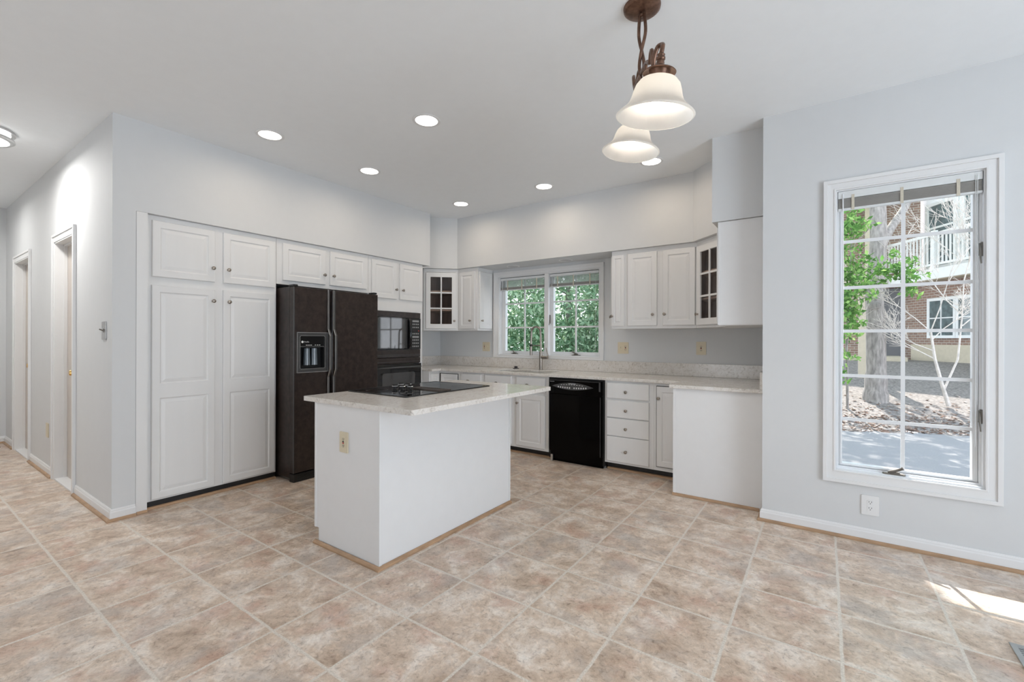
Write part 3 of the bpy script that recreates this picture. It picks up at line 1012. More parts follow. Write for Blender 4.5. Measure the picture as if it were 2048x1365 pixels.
# slim bright edge strips of the doors
m = MB(FR)
m.box(2.2595, 2.2645, -0.003, 0.010, 0.085, 1.818)
m.build('door_edge_trim', GREYTRIM, fd)
def fridge_handle(x, s, parent):
    m = MB(FR)
    z = [0.085, 0.960, 1.035, 1.365, 1.430, 1.818]
    y = [-0.012, -0.012, -0.046, -0.046, -0.012, -0.012]
    w = 0.021
    vs, fs = [], []
    for zz, yy in zip(z, y):
        back = -0.0005 if yy > -0.02 else yy + 0.020
        vs += [(x - w / 2, yy, zz), (x + w / 2, yy, zz), (x + w / 2, back, zz), (x - w / 2, back, zz)]
    for i in range(5):
        for k in range(4):
            k2 = (k + 1) % 4
            fs.append((i * 4 + k, i * 4 + k2, i * 4 + 4 + k2, i * 4 + 4 + k))
    fs += [(0, 1, 2, 3), (20, 21, 22, 23)]
    m.add(vs, fs)
    h = m.build('handle', GREYTRIM, parent, bevel=0.003)
    m = MB(FR)
    e = x - w / 2
    vs, fs = [], []
    for zz, yy in zip(z, y):
        vs += [(e - 0.004, yy - 0.0025, zz), (e + 0.0025, yy - 0.0025, zz), (e + 0.0025, yy + 0.006, zz), (e - 0.004, yy + 0.006, zz)]
    for i in range(5):
        for k in range(4):
            k2 = (k + 1) % 4
            fs.append((i * 4 + k, i * 4 + k2, i * 4 + 4 + k2, i * 4 + 4 + k))
    fs += [(0, 1, 2, 3), (20, 21, 22, 23)]
    m.add(vs, fs)
    m.build('handle_trim', SILVER, parent)
fridge_handle(2.612, 1, fd)
fridge_handle(2.672, 1, rd)
# dispenser
dp = MB(FR)
dp.plate([rect(2.284, 2.598, 1.018, 1.394), rrect(2.312, 2.566, 1.052, 1.362, 0.012)], lambda u, v, w: (u, w, v), -0.016, -0.0005)
dp = dp.build('dispenser_frame', GREYTRIM, fd)
m = MB(FR)
m.plate([rect(2.282, 2.600, 1.016, 1.396), rect(2.2865, 2.5955, 1.0205, 1.3915)], lambda u, v, w: (u, w, v), -0.019, -0.0005)
m.plate([rrect(2.310, 2.568, 1.050, 1.364, 0.014), rrect(2.3125, 2.5655, 1.0525, 1.3615, 0.012)], lambda u, v, w: (u, w, v), -0.018, -0.012)
m.build('dispenser_trim', SILVER, fd)
m = MB(FR)
m.box(2.302, 2.573, 0.060, 0.072, 1.042, 1.370)
m.box(2.302, 2.312, -0.002, 0.060, 1.042, 1.370)
m.box(2.564, 2.573, -0.002, 0.060, 1.042, 1.370)
m.box(2.312, 2.564, -0.002, 0.060, 1.042, 1.054)
m.build('dispenser_recess', BLACKP, fd)
m = MB(FR)
m.box(2.313, 2.565, -0.006, 0.058, 1.258, 1.362)
m.build('dispenser_panel', GLOSSB, fd)
m = MB(FR)
m.box(2.318, 2.56, -0.0085, -0.0062, 1.256, 1.266)
m.build('panel_ledge', GREYTRIM, fd)
MB(FR).lathe([(0.011, 0), (0.011, 0.0012)], (2.340, -0.0063, 1.305), (0, -1, 0), 20).build('badge', PRINT, fd)
for k in range(3):
    MB(FR).box(2.375 + k * 0.022, 2.391 + k * 0.022, -0.0074, -0.0062, 1.272, 1.277).build('touch_button', PRINT, fd)
    MB(FR).box(2.465 + k * 0.022, 2.478 + k * 0.022, -0.0074, -0.0062, 1.272, 1.277).build('touch_button', PRINT, fd)
PADDLE = mat('smoked_clear_plastic', (0.12, 0.145, 0.17), 0.14, var=0.1, spec=0.8)
for x in (2.40, 2.475):
    MB(FR).lathe([(0.026, 0), (0.030, 0.10), (0.032, 0.16)], (x, 0.024, 1.245), (0, 0, -1), 18).build('dispenser_paddle', PADDLE, fd, smooth=45)
cu = bpy.data.curves.new('tmp_text', 'FONT')
def text_mesh(name, body, size, M, material, parent):
    cu.body = body
    cu.size = size
    cu.extrude = 0.0004
    cu.align_x = 'LEFT'
    o = bpy.data.objects.new('tmp', cu)
    C.objects.link(o)
    dg = bpy.context.evaluated_depsgraph_get()
    me = bpy.data.meshes.new_from_object(o.evaluated_get(dg))
    bpy.data.objects.remove(o)
    off = root_loc(parent)
    me.transform(Matrix.Translation(-off) @ M)
    me.materials.clear()
    me.materials.append(material)
    n = bpy.data.objects.new(name, me)
    C.objects.link(n)
    n.parent = parent
    return n
TX = Matrix(((1, 0, 0, 0), (0, 0, -1, 0), (0, 1, 0, 0), (0, 0, 0, 1)))      # text laid on a face, reading along local x
text_mesh('lettering', 'Profile', 0.019, FR @ Matrix.Translation((2.357, -0.0066, 1.299)) @ TX, PRINT, fd)

# ------------------------------------------------------------ upper cabinets on the sink wall
ZU0, ZU1 = 1.453, 2.296
def glass_cabinet(name, A, B, corner, label):
    """corner wall cabinet with a six-pane glass door across the corner; A->B is the diagonal face, seen left to right"""
    A, B = Vector((*A, 0)), Vector((*B, 0))
    d = (B - A).normalized()
    into = Vector((-d.y, d.x, 0))
    w = (B - A).length
    F = frame(A.x, A.y, (into.x, into.y))
    t = thing(name, ((A.x + B.x) / 2, (A.y + B.y) / 2, ZU0), label, 'cabinet', 'glass-door corner cabinets')
    m = MB()
    poly = [(A.x, A.y), (B.x, B.y)] + corner
    m.prism(poly, ZU0, ZU0 + 0.02)
    m.prism(poly, ZU1 - 0.02, ZU1)
    m2 = MB(F)
    m2.box(0, 0.030, 0.002, 0.020, ZU0, ZU1)
    m2.box(w - 0.030, w, 0.002, 0.020, ZU0, ZU1)
    m2.box(0.030, w - 0.030, 0.002, 0.020, ZU0, ZU0 + 0.030)
    m2.box(0.030, w - 0.030, 0.002, 0.020, ZU1 - 0.045, ZU1)
    m.v += m2.v
    m.f += [tuple(i + len(m.v) - len(m2.v) for i in f) for f in m2.f]
    m.build('body', CAB, t)
    m, sk = MB(), MB()
    n = len(poly)
    for i in range(1, n):
        a, b = Vector((*poly[i], 0)), Vector((*poly[(i + 1) % n], 0))
        e = (b - a).normalized()
        q = Vector((-e.y, e.x, 0)) * 0.014
        q0 = q * 0.5
        m.prism([(a.x + q0.x, a.y + q0.y), (b.x + q0.x, b.y + q0.y), (b.x + q.x, b.y + q.y), (a.x + q.x, a.y + q.y)], ZU0 + 0.02, ZU1 - 0.02)
        sk.prism([(a.x, a.y), (b.x, b.y), (b.x + q0.x, b.y + q0.y), (a.x + q0.x, a.y + q0.y)], ZU0 + 0.02, ZU1 - 0.02)
    m.build('interior', CABIN, t)
    sk.build('side_panel', CAB, t)
    cx, cy = sum(p[0] for p in poly) / n, sum(p[1] for p in poly) / n
    sp = [(cx + (p[0] - cx) * 0.90, cy + (p[1] - cy) * 0.90) for p in poly]
    for z in (1.725, 1.985):
        MB().prism(sp, z, z + 0.016).build('shelf', CABIN, t)
    FD = frame(A.x - into.x * 0.020, A.y - into.y * 0.020, (into.x, into.y))
    x0, x1, z0, z1 = 0.024, w - 0.024, 1.480, 2.245
    s = 0.062
    m = MB(FD)
    m.plate([rect(x0, x1, z0, z1), rect(x0 + s, x1 - s, z0 + s, z1 - s)], lambda u, v, q: (u, q, v), 0.0, 0.019)
    dr = m.build('door', CAB, t, bevel=0.003)
    m = MB(FD)
    xm = (x0 + x1) / 2
    m.box(xm - 0.009, xm + 0.009, 0.002, 0.013, z0 + s, z1 - s)
    for k in (1, 2):
        z = z0 + s + (z1 - z0 - 2 * s) * k / 3
        m.box(x0 + s, x1 - s, 0.0025, 0.0125, z - 0.009, z + 0.009)
    m.build('muntin_grille', CAB, dr)
    MB(FD).box(x0 + s - 0.005, x1 - s + 0.005, 0.014, 0.017, z0 + s - 0.005, z1 - s + 0.005).build('glass_pane', CABGLASS, dr)
    return t, dr, FD, x0, x1
t, dr, FD, x0, x1 = glass_cabinet('corner_wall_cabinet', (-4.470, 4.340), (-4.145, 4.665), [(-4.145, 4.998), (-4.798, 4.998), (-4.798, 4.340)],
                                  'white glass-door corner cabinet beside the oven tower')
knob(dr, FD, x1 - 0.028, 1.585)
t, dr, FD, x0, x1 = glass_cabinet('corner_wall_cabinet', (-1.030, 4.665), (-0.707, 4.342), [(-0.376, 4.342), (-0.376, 4.998), (-1.030, 4.998)],
                                  'white glass-door corner cabinet in the right corner near the end cabinet')
knob(dr, FD, x0 + 0.028, 1.585)

t = thing('wall_cabinet', (-3.97, 4.83, ZU0), 'narrow white upper cabinet left of the sink window', 'cabinet')
MB().box(-4.1435, -3.796, 4.6655, 4.998, ZU0, ZU1).build('body', CAB, t)
door(t, FU, -4.107, -3.838, 1.478, 2.243, -3.905, 1.585, st=0.045)
FE = frame(-3.775, 0, (-1, 0))
door(t, FE, 4.690, 4.960, 1.478, 2.243, 4.722, 1.585, st=0.045)
t = thing('wall_cabinet', (-1.83, 4.83, ZU0), 'narrow white upper cabinet right of the sink window', 'cabinet')
MB().box(-1.910, -1.7465, 4.6655, 4.998, ZU0, ZU1).build('body', CAB, t)
door(t, FU, -1.905, -1.764, 1.482, 2.246, -1.896, 1.590, st=0.032)
FE = frame(-1.931, 0, (1, 0))
door(t, FE, -4.960, -4.690, 1.482, 2.246, -4.722, 1.588, st=0.045)
t = thing('wall_cabinet', (-1.39, 4.83, ZU0), 'white two-door upper cabinet right of the sink window above the outlets', 'cabinet')
MB().box(-1.7455, -1.031, 4.6655, 4.998, ZU0, ZU1).build('body', CAB, t)
door(t, FU, -1.724, -1.414, 1.482, 2.250, -1.452, 1.597)
door(t, FU, -1.355, -1.040, 1.482, 2.250, -1.334, 1.597)
t = thing('wall_cabinet', (-0.54, 4.15, ZU0), 'white upper cabinet showing a plain end panel beside the grey wall', 'cabinet')
m = MB().box(-0.706, -0.376, 3.982, 4.3405, ZU0, ZU1)
m.build('body', CAB, t)
m = MB().box(-0.710, -0.376, 3.972, 3.9815, 1.459, 2.294)
m.box(-0.712, -0.694, 3.968, 3.972, 1.459, 2.294)
m.build('end_panel', PANEL, t)
FE = frame(-0.7265, 0, (1, 0))
door(t, FE, -4.325, -3.992, 1.482, 2.250, -4.29, 1.597)

# ------------------------------------------------------------ base cabinets
ZF0, ZF1 = 0.082, 0.9185
def carcass(t, x0, x1):
    m = MB().box(x0, x1, 4.3405, 4.97, ZF0, ZF1)
    m.box(x0, x1, 4.46, 4.97, 0.001, ZF0)
    m.build('body', CAB, t)
    MB().box(x0, x1, 4.4085, 4.459, 0.0005, ZF0 - 0.001).build('toe_kick', KICK, t)

def gap_shadow(t, F, x0, x1, z0, z1):  # black frame around the leaf, standing in for the shade in the gap
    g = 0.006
    MB(F).plate([rect(x0 - g, x1 + g, z0 - g, z1 + g), rect(x0 + 0.002, x1 - 0.002, z0 + 0.002, z1 - 0.002)], lambda u, v, w: (u, w, v), 0.012, 0.0198).build('door_gap_shadow', DARK, t)

t = thing('corner_base_cabinet', (-4.3, 4.6, 0), 'white corner base cabinet with folding door beside the oven tower', 'cabinet')
pl = [(-4.79, 4.151), (-4.1805, 4.151), (-4.1805, 4.3405), (-3.823, 4.3405), (-3.823, 4.97), (-4.79, 4.97)]
MB().prism(pl, ZF0, ZF1).build('body', CAB, t)
MB().prism([(-4.78, 4.151), (-4.25, 4.151), (-4.25, 4.4085), (-3.823, 4.4085), (-3.823, 4.459), (-4.78, 4.459)], 0.0005, ZF0 - 0.001).build('toe_kick', KICK, t)
FL = frame(-4.160, 0, (-1, 0))
door(t, FB, -4.138, -3.852, 0.125, 0.884, st=0.050)
door(t, FL, 4.175, 4.318, 0.125, 0.884, st=0.035)
gap_shadow(t, FB, -4.158, -3.852, 0.125, 0.884)

t = thing('base_cabinet', (-3.62, 4.6, 0), 'narrow white base cabinet with one drawer left of the sink cabinet', 'cabinet')
carcass(t, -3.822, -3.431)
door(t, FB, -3.785, -3.468, 0.738, 0.899, -3.66, 0.816, flat=True, name='drawer')
door(t, FB, -3.785, -3.468, 0.108, 0.700, -3.76, 0.60)
t = thing('sink_base_cabinet', (-2.97, 4.6, 0), 'white two-door base cabinet under the sink beside the dishwasher', 'cabinet')
m = MB().box(-3.430, -2.511, 4.3405, 4.97, ZF0, 0.745)
m.box(-3.430, -2.511, 4.3405, 4.405, 0.7451, ZF1)
m.box(-3.430, -3.360, 4.405, 4.97, 0.7451, ZF1)
m.box(-2.570, -2.511, 4.405, 4.97, 0.7451, ZF1)
m.box(-3.430, -2.511, 4.46, 4.97, 0.001, ZF0)
m.build('body', CAB, t)
MB().box(-3.430, -2.511, 4.4085, 4.459, 0.0005, ZF0 - 0.001).build('toe_kick', KICK, t)
door(t, FB, -3.398, -3.011, 0.738, 0.899, -3.22, 0.816, flat=True, name='drawer')
door(t, FB, -2.938, -2.552, 0.738, 0.899, -2.78, 0.816, flat=True, name='drawer')
door(t, FB, -3.398, -3.011, 0.108, 0.700, -3.04, 0.600)
door(t, FB, -2.938, -2.552, 0.108, 0.700, -2.915, 0.600)
t = thing('drawer_cabinet', (-1.60, 4.6, 0), 'white base cabinet of four stacked drawers right of the dishwasher', 'cabinet')
carcass(t, -1.846, -1.346)
for z0, z1, kz in ((0.742, 0.899, 0.812), (0.550, 0.722, 0.627), (0.363, 0.541, 0.444), (0.104, 0.356, 0.216)):
    door(t, FB, -1.821, -1.388, z0, z1, -1.614, kz, flat=True, name='drawer')
t = thing('corner_base_cabinet', (-0.85, 4.5, 0), 'white peninsula end base cabinet with a large plain end panel', 'cabinet')
MB().prism([(-1.345, 4.3405), (-1.050, 4.3405), (-1.050, 3.9905), (-0.376, 3.9905), (-0.376, 4.97), (-1.345, 4.97)], ZF0, ZF1).build('body', CAB, t)
MB().prism([(-1.345, 4.4085), (-1.0, 4.4085), (-1.0, 3.9905), (-0.376, 3.9905), (-0.376, 4.459), (-1.345, 4.459)], 0.0005, ZF0 - 0.001).build('toe_kick', KICK, t)
m = MB().box(-1.064, -0.376, 3.9835, 3.9895, 0.001, ZF1)
m.box(-1.068, -1.046, 3.980, 3.9835, 0.001, ZF1)
m.box(-1.068, -1.052, 3.9835, 4.06, 0.001, ZF1)
m.build('end_panel', PANEL, t)
door(t, FB, -1.314, -1.076, 0.124, 0.888, -1.292, 0.777, st=0.050)
gap_shadow(t, FB, -1.314, -1.074, 0.124, 0.888)
FE = frame(-1.0705, 0, (1, 0))
door(t, FE, -4.318, -4.085, 0.124, 0.888, -4.12, 0.72, st=0.045)

# dishwasher
t = thing('dishwasher', (-2.18, 4.6, 0), 'black dishwasher between the sink cabinet and the drawers', 'dishwasher')
m = MB().box(-2.508, -1.849, 4.345, 4.93, 0.03, 0.9165)
m.build('tub', BLACKP, t)
m = MB()
m.box(-2.472, -1.872, 4.285, 4.3445, 0.125, 0.745)
d = m.build('door_panel', BLACKDW, t, bevel=0.004)
m = MB()
m.box(-2.472, -1.872, 4.282, 4.3445, 0.747, 0.900)
cp = m.build('control_panel', BLACKDW, t, bevel=0.006)
m = MB()
n = 24
pts = []
for k in range(n + 1):
    u = -1 + 2 * k / n
    pts.append((-2.195 + 0.245 * u, 0.833 + 0.042 * (1 - u * u)))
for k in range(n - 1, 0, -1):
    u = -1 + 2 * k / n
    pts.append((-2.195 + 0.245 * u, 0.833 - 0.036 * (1 - u * u)))
m.plate([pts], lambda u, v, w: (u, w, v), 4.278, 4.2815)
m.build('button_bezel', GREYTRIM, cp)
for k in range(13):
    u = -0.66 + 1.32 * k / 12
    x = -2.195 + 0.245 * u
    if k == 6:
        continue
    zc = 0.833 - 0.016 * (1 - u * u)
    MB().box(x - 0.006, x + 0.006, 4.2755, 4.2785, zc - 0.006, zc + 0.010).build('button', PRINT, cp)
for k in range(9):
    u = -0.5 + 1.0 * k / 8
    x = -2.195 + 0.245 * u
    zc = 0.833 + 0.020 * (1 - u * u)
    MB().box(x - 0.009, x + 0.006, 4.2760, 4.2785, zc - 0.002, zc + 0.003).build('button_caption', PRINT, cp)
MB().box(-2.235, -2.150, 4.2760, 4.2785, 0.862, 0.867).build('brand_strip', PRINT, cp)
m = MB()
m.box(-2.472, -1.872, 4.2785, 4.2815, 0.893, 0.897)
m.box(-1.888, -1.872, 4.2785, 4.2815, 0.800, 0.897)
m.build('panel_trim', GREYTRIM, cp)
MB().box(-1.8765, -1.872, 4.2815, 4.2845, 0.130, 0.742).build('edge_trim', GREYTRIM, t)
m = MB().box(-2.478, -1.872, 4.330, 4.3445, 0.030, 0.120)
m.box(-2.478, -1.872, 4.352, 4.372, 0.001, 0.030)
m.build('toe_panel', BLACKDW, t)
MB().box(-2.470, -2.445, 4.312, 4.3295, 0.001, 0.075).build('leveling_leg', STEEL, t)
for k in range(4):
    MB().box(-2.462 + k * 0.014, -2.453 + k * 0.014, 4.2785, 4.2815, 0.876, 0.882).build('panel_mark', GREYP, cp)

# ------------------------------------------------------------ worktop, sink, tap
ZT0, ZT1 = 0.920, 0.950
t = thing('worktop', (-2.6, 4.65, ZT0), 'speckled cream quartz worktop running around the sink wall', 'worktop')
def arc_corner(cx, cy, r, a0, a1, n=5):
    return [(cx + r * math.cos(R(a0 + (a1 - a0) * k / n)), cy + r * math.sin(R(a0 + (a1 - a0) * k / n))) for k in range(n + 1)]
outer = [(-4.795, 4.152), (-4.130, 4.152), (-4.130, 4.295)] + [(-4.12, 4.305)] + [(-1.11, 4.305), (-1.095, 4.290)] + [(-1.095, 3.948), (XD - 0.002, 3.948), (XD - 0.002, YB - 0.002), (-4.795, YB - 0.002)]
hole = rrect(-3.33, -2.60, 4.43, 4.80, 0.06)
m = MB().prism(outer, ZT0, ZT1, [hole])
m.build('countertop', QUARTZ, t, bevel=0.004)
m = MB()
m.box(-4.795, XD - 0.002, YB - 0.022, YB - 0.002, ZT1 + 0.0005, 1.085)
m.box(-4.795, -4.775, 4.152, YB - 0.0225, ZT1 + 0.0005, 1.085)
m.box(XD - 0.034, XD - 0.002, 3.950, YB - 0.0225, ZT1 + 0.0005, 1.085)
m.build('backsplash', QUARTZ, t, bevel=0.002)
t = tag(MB().plate([rrect(-3.345, -2.585, 4.415, 4.815, 0.07), rrect(-3.325, -2.605, 4.435, 4.795, 0.06)], lambda u, v, w: (u, v, w), 0.760, ZT0 - 0.0008)
        .prism(rrect(-3.345, -2.585, 4.415, 4.815, 0.07), 0.752, 0.760).build('sink_basin', STEEL), 'undermount steel sink basin below the sink window', 'sink')
t = thing('kitchen_tap', (-2.93, 4.885, ZT1), 'tall brushed nickel arched tap behind the sink', 'tap')
y = 4.885
bx = -2.945
m = MB().lathe([(0.027, 0), (0.027, 0.006), (0.0215, 0.010), (0.0205, 0.225), (0.0195, 0.232), (0.013, 0.238)], (bx, y, ZT1 + 0.0005), (0, 0, 1), 20)
m.build('tap_body', NICKEL, t, smooth=40)
m = MB()
pts = [(bx, y, 1.185), (bx - 0.002, y, 1.30)]
for k in range(13):
    q = R(0 + 180 * k / 12)
    pts.append((bx - 0.006 - 0.068 + 0.068 * math.cos(q), y, 1.425 + 0.072 * math.sin(q)))
pts += [(bx - 0.144, y, 1.34), (bx - 0.147, y, 1.262)]
m.tube(pts, 0.0125, 12)
m.build('spout', NICKEL, t, smooth=60)
m = MB().cyl((bx - 0.147, y, 1.262), (bx - 0.148, y, 1.132), 0.0165, 16)
m.build('spray_head', NICKEL, t, smooth=40)
m = MB().cyl((bx - 0.147, y, 1.245), (bx - 0.147, y, 1.272), 0.0195, 16)
m.build('spray_collar', BLACKP, t, smooth=40)
MB().cyl((bx - 0.128, y, 1.259), (bx - 0.010, y, 1.259), 0.0065, 10).build('holder_arm', NICKEL, t, smooth=40)
m = MB().cyl((bx + 0.015, y, 1.108), (bx + 0.100, y, 1.108), 0.021, 16)
m.build('valve_body', NICKEL, t, smooth=40)
m = MB().tube([(bx + 0.092, y, 1.110), (bx + 0.106, y - 0.004, 1.135), (bx + 0.092, y - 0.006, 1.185), (bx + 0.080, y - 0.006, 1.232)], [0.012, 0.009, 0.007, 0.0055], 10)
m.build('lever', NICKEL, t, smooth=60)
tag(MB().lathe([(0.042, 0), (0.042, 0.007), (0.022, 0.009), (0.022, 0.028), (0.018, 0.032), (0.0, 0.033)], (-3.33, 4.89, ZT1 + 0.0005), (0, 0, 1), 24)
    .build('air_switch_button', mat('dark_bronze_plastic', (0.03, 0.022, 0.026), 0.35), smooth=40), 'small dark round push button on the worktop left of the tap', 'button')

# ------------------------------------------------------------ island
t = thing('island_cabinet', (-2.43, 2.35, 0), 'white kitchen island base with plain panels on the tile floor', 'island')
m = MB()
m.box(-2.748, -2.115, 1.704, 3.006, 0.100, 0.9185)
m.box(-2.708, -2.115, 1.704, 3.006, 0.001, 0.100)
m.build('body', CAB, t)
m = MB()
m.plate([[(-2.752, 0.100), (-2.712, 0.100), (-2.712, 0.001), (-2.112, 0.001), (-2.112, 0.9185), (-2.752, 0.9185)]], lambda u, v, w: (u, w, v), 1.697, 1.7035)
m.build('end_panel', PANEL, t)
MB().box(-2.756, -2.738, 1.6935, 1.697, 0.100, 0.9185).build('corner_trim', PANEL, t)
MB().plate([[(-2.138, 1.6935), (-2.1025, 1.6935), (-2.1025, 1.712), (-2.106, 1.712), (-2.106, 1.697), (-2.138, 1.697)]], lambda u, v, w: (u, v, w), 0.001, 0.9185).build('corner_trim', PANEL, t)
MB().box(-2.107, -2.1030, 2.996, 3.012, 0.001, 0.9185).build('corner_trim', PANEL, t)
MB().box(-2.1145, -2.1075, 1.7045, 3.010, 0.001, 0.9185).build('back_panel', PANEL, t)
t = thing('island_worktop', (-2.35, 2.43, ZT0), 'speckled cream quartz slab on the kitchen island', 'worktop')
MB().prism(rrect(-2.880, -1.822, 1.683, 3.188, 0.016, 4), ZT0, ZT1).build('slab', QUARTZ, t, bevel=0.004)

# island outlet
# cooktop
t = thing('cooktop', (-2.55, 2.47, ZT1), 'black glass cooktop with centre vent set in the island worktop', 'cooktop')
CX0, CX1, CY0, CY1 = -2.865, -2.248, 2.022, 2.922
m = MB().prism(rrect(CX0, CX1, CY0, CY1, 0.012, 4), ZT1 + 0.0005, ZT1 + 0.006)
g = m.build('glass_top', GLOSSB, t)
MB().plate([rrect(CX0 - 0.004, CX1 + 0.004, CY0 - 0.004, CY1 + 0.004, 0.015, 4), rrect(CX0 + 0.003, CX1 - 0.003, CY0 + 0.003, CY1 - 0.003, 0.010, 4)],
           lambda u, v, w: (u, v, w), ZT1 + 0.0003, ZT1 + 0.0075).build('metal_frame', BLACKP, t)
m = MB()
m.plate([rect(-2.60, -2.275, 2.385, 2.485), rect(-2.588, -2.287, 2.397, 2.473)], lambda u, v, w: (u, v, w), ZT1 + 0.0062, ZT1 + 0.014)
for k in range(14):
    x = -2.588 + 0.301 * (k + 0.5) / 14
    m.box(x - 0.004, x + 0.004, 2.397, 2.473, ZT1 + 0.0062, ZT1 + 0.012)
m.build('vent_grille', mat('brushed_dark_metal', (0.16, 0.13, 0.115), 0.3, metal=0.7), t)
for kx, ky in ((-2.66, 2.285), (-2.60, 2.305), (-2.545, 2.330), (-2.64, 2.395), (-2.725, 2.400), (-2.70, 2.455)):
    kb = MB().lathe([(0.023, 0), (0.021, 0.004), (0.0165, 0.006), (0.0165, 0.022), (0.012, 0.026), (0, 0.027)], (kx, ky, ZT1 + 0.0062), (0, 0, 1), 20)
    kb.box(kx - 0.0035, kx + 0.0035, ky - 0.017, ky + 0.017, ZT1 + 0.030, ZT1 + 0.042)
    kb = kb.build('control_knob', BLACKP, t, smooth=40)
    MB().lathe([(0.0225, 0), (0.0245, 0.003), (0.0225, 0.006), (0.0180, 0.006), (0.0180, 0)], (kx, ky, ZT1 + 0.0265), (0, 0, 1), 20).build('knob_ring', CHROME, kb, smooth=50)
for (ex, ey, er) in ((-2.72, 2.17, 0.075), (-2.40, 2.19, 0.09), (-2.72, 2.72, 0.09), (-2.40, 2.74, 0.075)):
    MB().lathe([(er, 0), (er + 0.003, 0), (er + 0.003, 0.0004), (er, 0.0004)], (ex, ey, ZT1 + 0.0061), (0, 0, 1), 40, closed=True).build('burner_ring', GREYTRIM, t)

# ------------------------------------------------------------ outlets, switches
def outlet(loc, into, gangs, w, h, col, label, dark=True):
    """gangs: list of (offset, 'gfci' | 'duplex' | 'switch' | 'blank')"""
    F = frame(loc[0], loc[1], into, loc[2])
    kinds = [g[1] for g in gangs]
    nm = 'light_switch' if kinds == ['toggle'] else 'wall_outlet'
    t = thing(nm, loc, label, 'switch' if nm == 'light_switch' else 'outlet')
    m = MB(F)
    m.plate([rrect(-w / 2, w / 2, -h / 2, h / 2, 0.006, 3)], lambda u, v, q: (u, q, v), -0.007, -0.001)
    pl = m.build('cover_plate', col, t, bevel=0.002)
    for x, k in gangs:
        if k == 'gfci':
            MB(F).box(x - 0.017, x + 0.017, -0.0095, -0.0072, -0.034, 0.034).build('receptacle', col, t)
            s = MB(F)
            for z in (0.020, -0.020):
                s.box(x - 0.008, x - 0.005, -0.0102, -0.0094, z - 0.006, z + 0.006)
                s.box(x + 0.005, x + 0.008, -0.0102, -0.0094, z - 0.006, z + 0.006)
                s.box(x - 0.002, x + 0.002, -0.0102, -0.0094, z - 0.011, z - 0.007)
            s.build('slots', DARK, t)
            MB(F).box(x - 0.007, x + 0.007, -0.0112, -0.0094, 0.001, 0.008).build('test_button', DARK, t)
            MB(F).box(x - 0.007, x + 0.007, -0.0112, -0.0094, -0.008, -0.001).build('reset_button', REDP, t)
        elif k == 'duplex':
            for z in (0.020, -0.020):
                MB(F).plate([rrect(x - 0.017, x + 0.017, z - 0.0145, z + 0.0145, 0.010, 5)], lambda u, v, q: (u, q, v), -0.0095, -0.0072).build('receptacle', col, t)
                s = MB(F)
                s.box(x - 0.008, x - 0.0055, -0.0102, -0.0094, z - 0.001, z + 0.008)
                s.box(x + 0.0055, x + 0.008, -0.0102, -0.0094, z - 0.001, z + 0.008)
                s.lathe([(0.0025, 0), (0.0025, 0.0008)], (x, -0.0094, z - 0.008), (0, -1, 0), 10)
                s.build('slots', DARK, t)
        elif k == 'switch':
            MB(F).box(x - 0.0045, x + 0.0045, -0.018, -0.0072, -0.004, 0.012).build('toggle', col, t)
        elif k == 'toggle':
            m = MB(F).box(x - 0.006, x + 0.006, -0.009, -0.0072, -0.014, 0.014)
            m.tube([(x, -0.008, 0), (x - 0.002, -0.032, 0.010)], [0.006, 0.0045], 8)
            m.build('toggle', GREYMET, t)
    return t
outlet((-2.438, 1.6968, 0.695), (0, 1), [(0, 'gfci')], 0.085, 0.128, IVORY, 'ivory outlet with red button on the island end panel')
outlet((-3.908, YB, 1.232), (0, 1), [(-0.030, 'gfci'), (0.030, 'switch')], 0.128, 0.128, IVORY, 'ivory outlet and switch plate left of the sink window')
outlet((-1.905, YB, 1.240), (0, 1), [(-0.030, 'switch'), (0.030, 'gfci')], 0.128, 0.132, IVORY, 'ivory double plate right of the sink window, nearer the window')
outlet((-1.056, YB, 1.247), (0, 1), [(0, 'gfci')], 0.098, 0.138, IVORY, 'ivory single outlet near the right corner of the sink wall')
outlet((0.254, YC, 0.243), (0, 1), [(0, 'duplex')], 0.094, 0.130, WHITEP, 'white outlet under the tall right-hand window')
outlet((-4.440, YH, 1.392), (0, 1), [(0, 'toggle')], 0.100, 0.135, STEEL, 'metal light switch on the hall wall near the corner')
outlet((-6.262, YH, 0.430), (0, 1), [], 0.098, 0.140, IVORY, 'ivory blank cover low on the wall between the hall doors')

# floor registers
t = thing('floor_register', (0.75, 2.73, 0), 'grey metal floor register at the right edge by the window wall', 'vent')
m = MB().plate([rect(0.672, 0.832, 2.570, 2.882), rect(0.694, 0.810, 2.596, 2.856)], lambda u, v, w: (u, v, w), 0.0005, 0.007)
m.build('frame', VENTM, t, bevel=0.002)
m = MB()
for k in range(16):
    yv = 2.604 + k * 0.0162
    m.box(0.694, 0.810, yv, yv + 0.007, 0.0012, 0.006)
m.build('louvers', VENTM, t)
MB().box(0.694, 0.810, 2.596, 2.856, 0.0004, 0.0011).build('duct_opening', DARK, t)
t = thing('floor_register', (-8.33, 0.84, 0), 'brown wooden floor register at the end of the hall', 'vent')
m = MB().plate([rect(-8.46, -8.22, 0.62, 0.945), rect(-8.44, -8.24, 0.64, 0.925)], lambda u, v, w: (u, v, w), 0.0005, 0.010)
m.build('frame', WOODV, t)
m = MB()
for k in range(9):
    m.box(-8.44, -8.24, 0.645 + k * 0.031, 0.660 + k * 0.031, 0.001, 0.009)
m.build('louvers', WOODV, t)

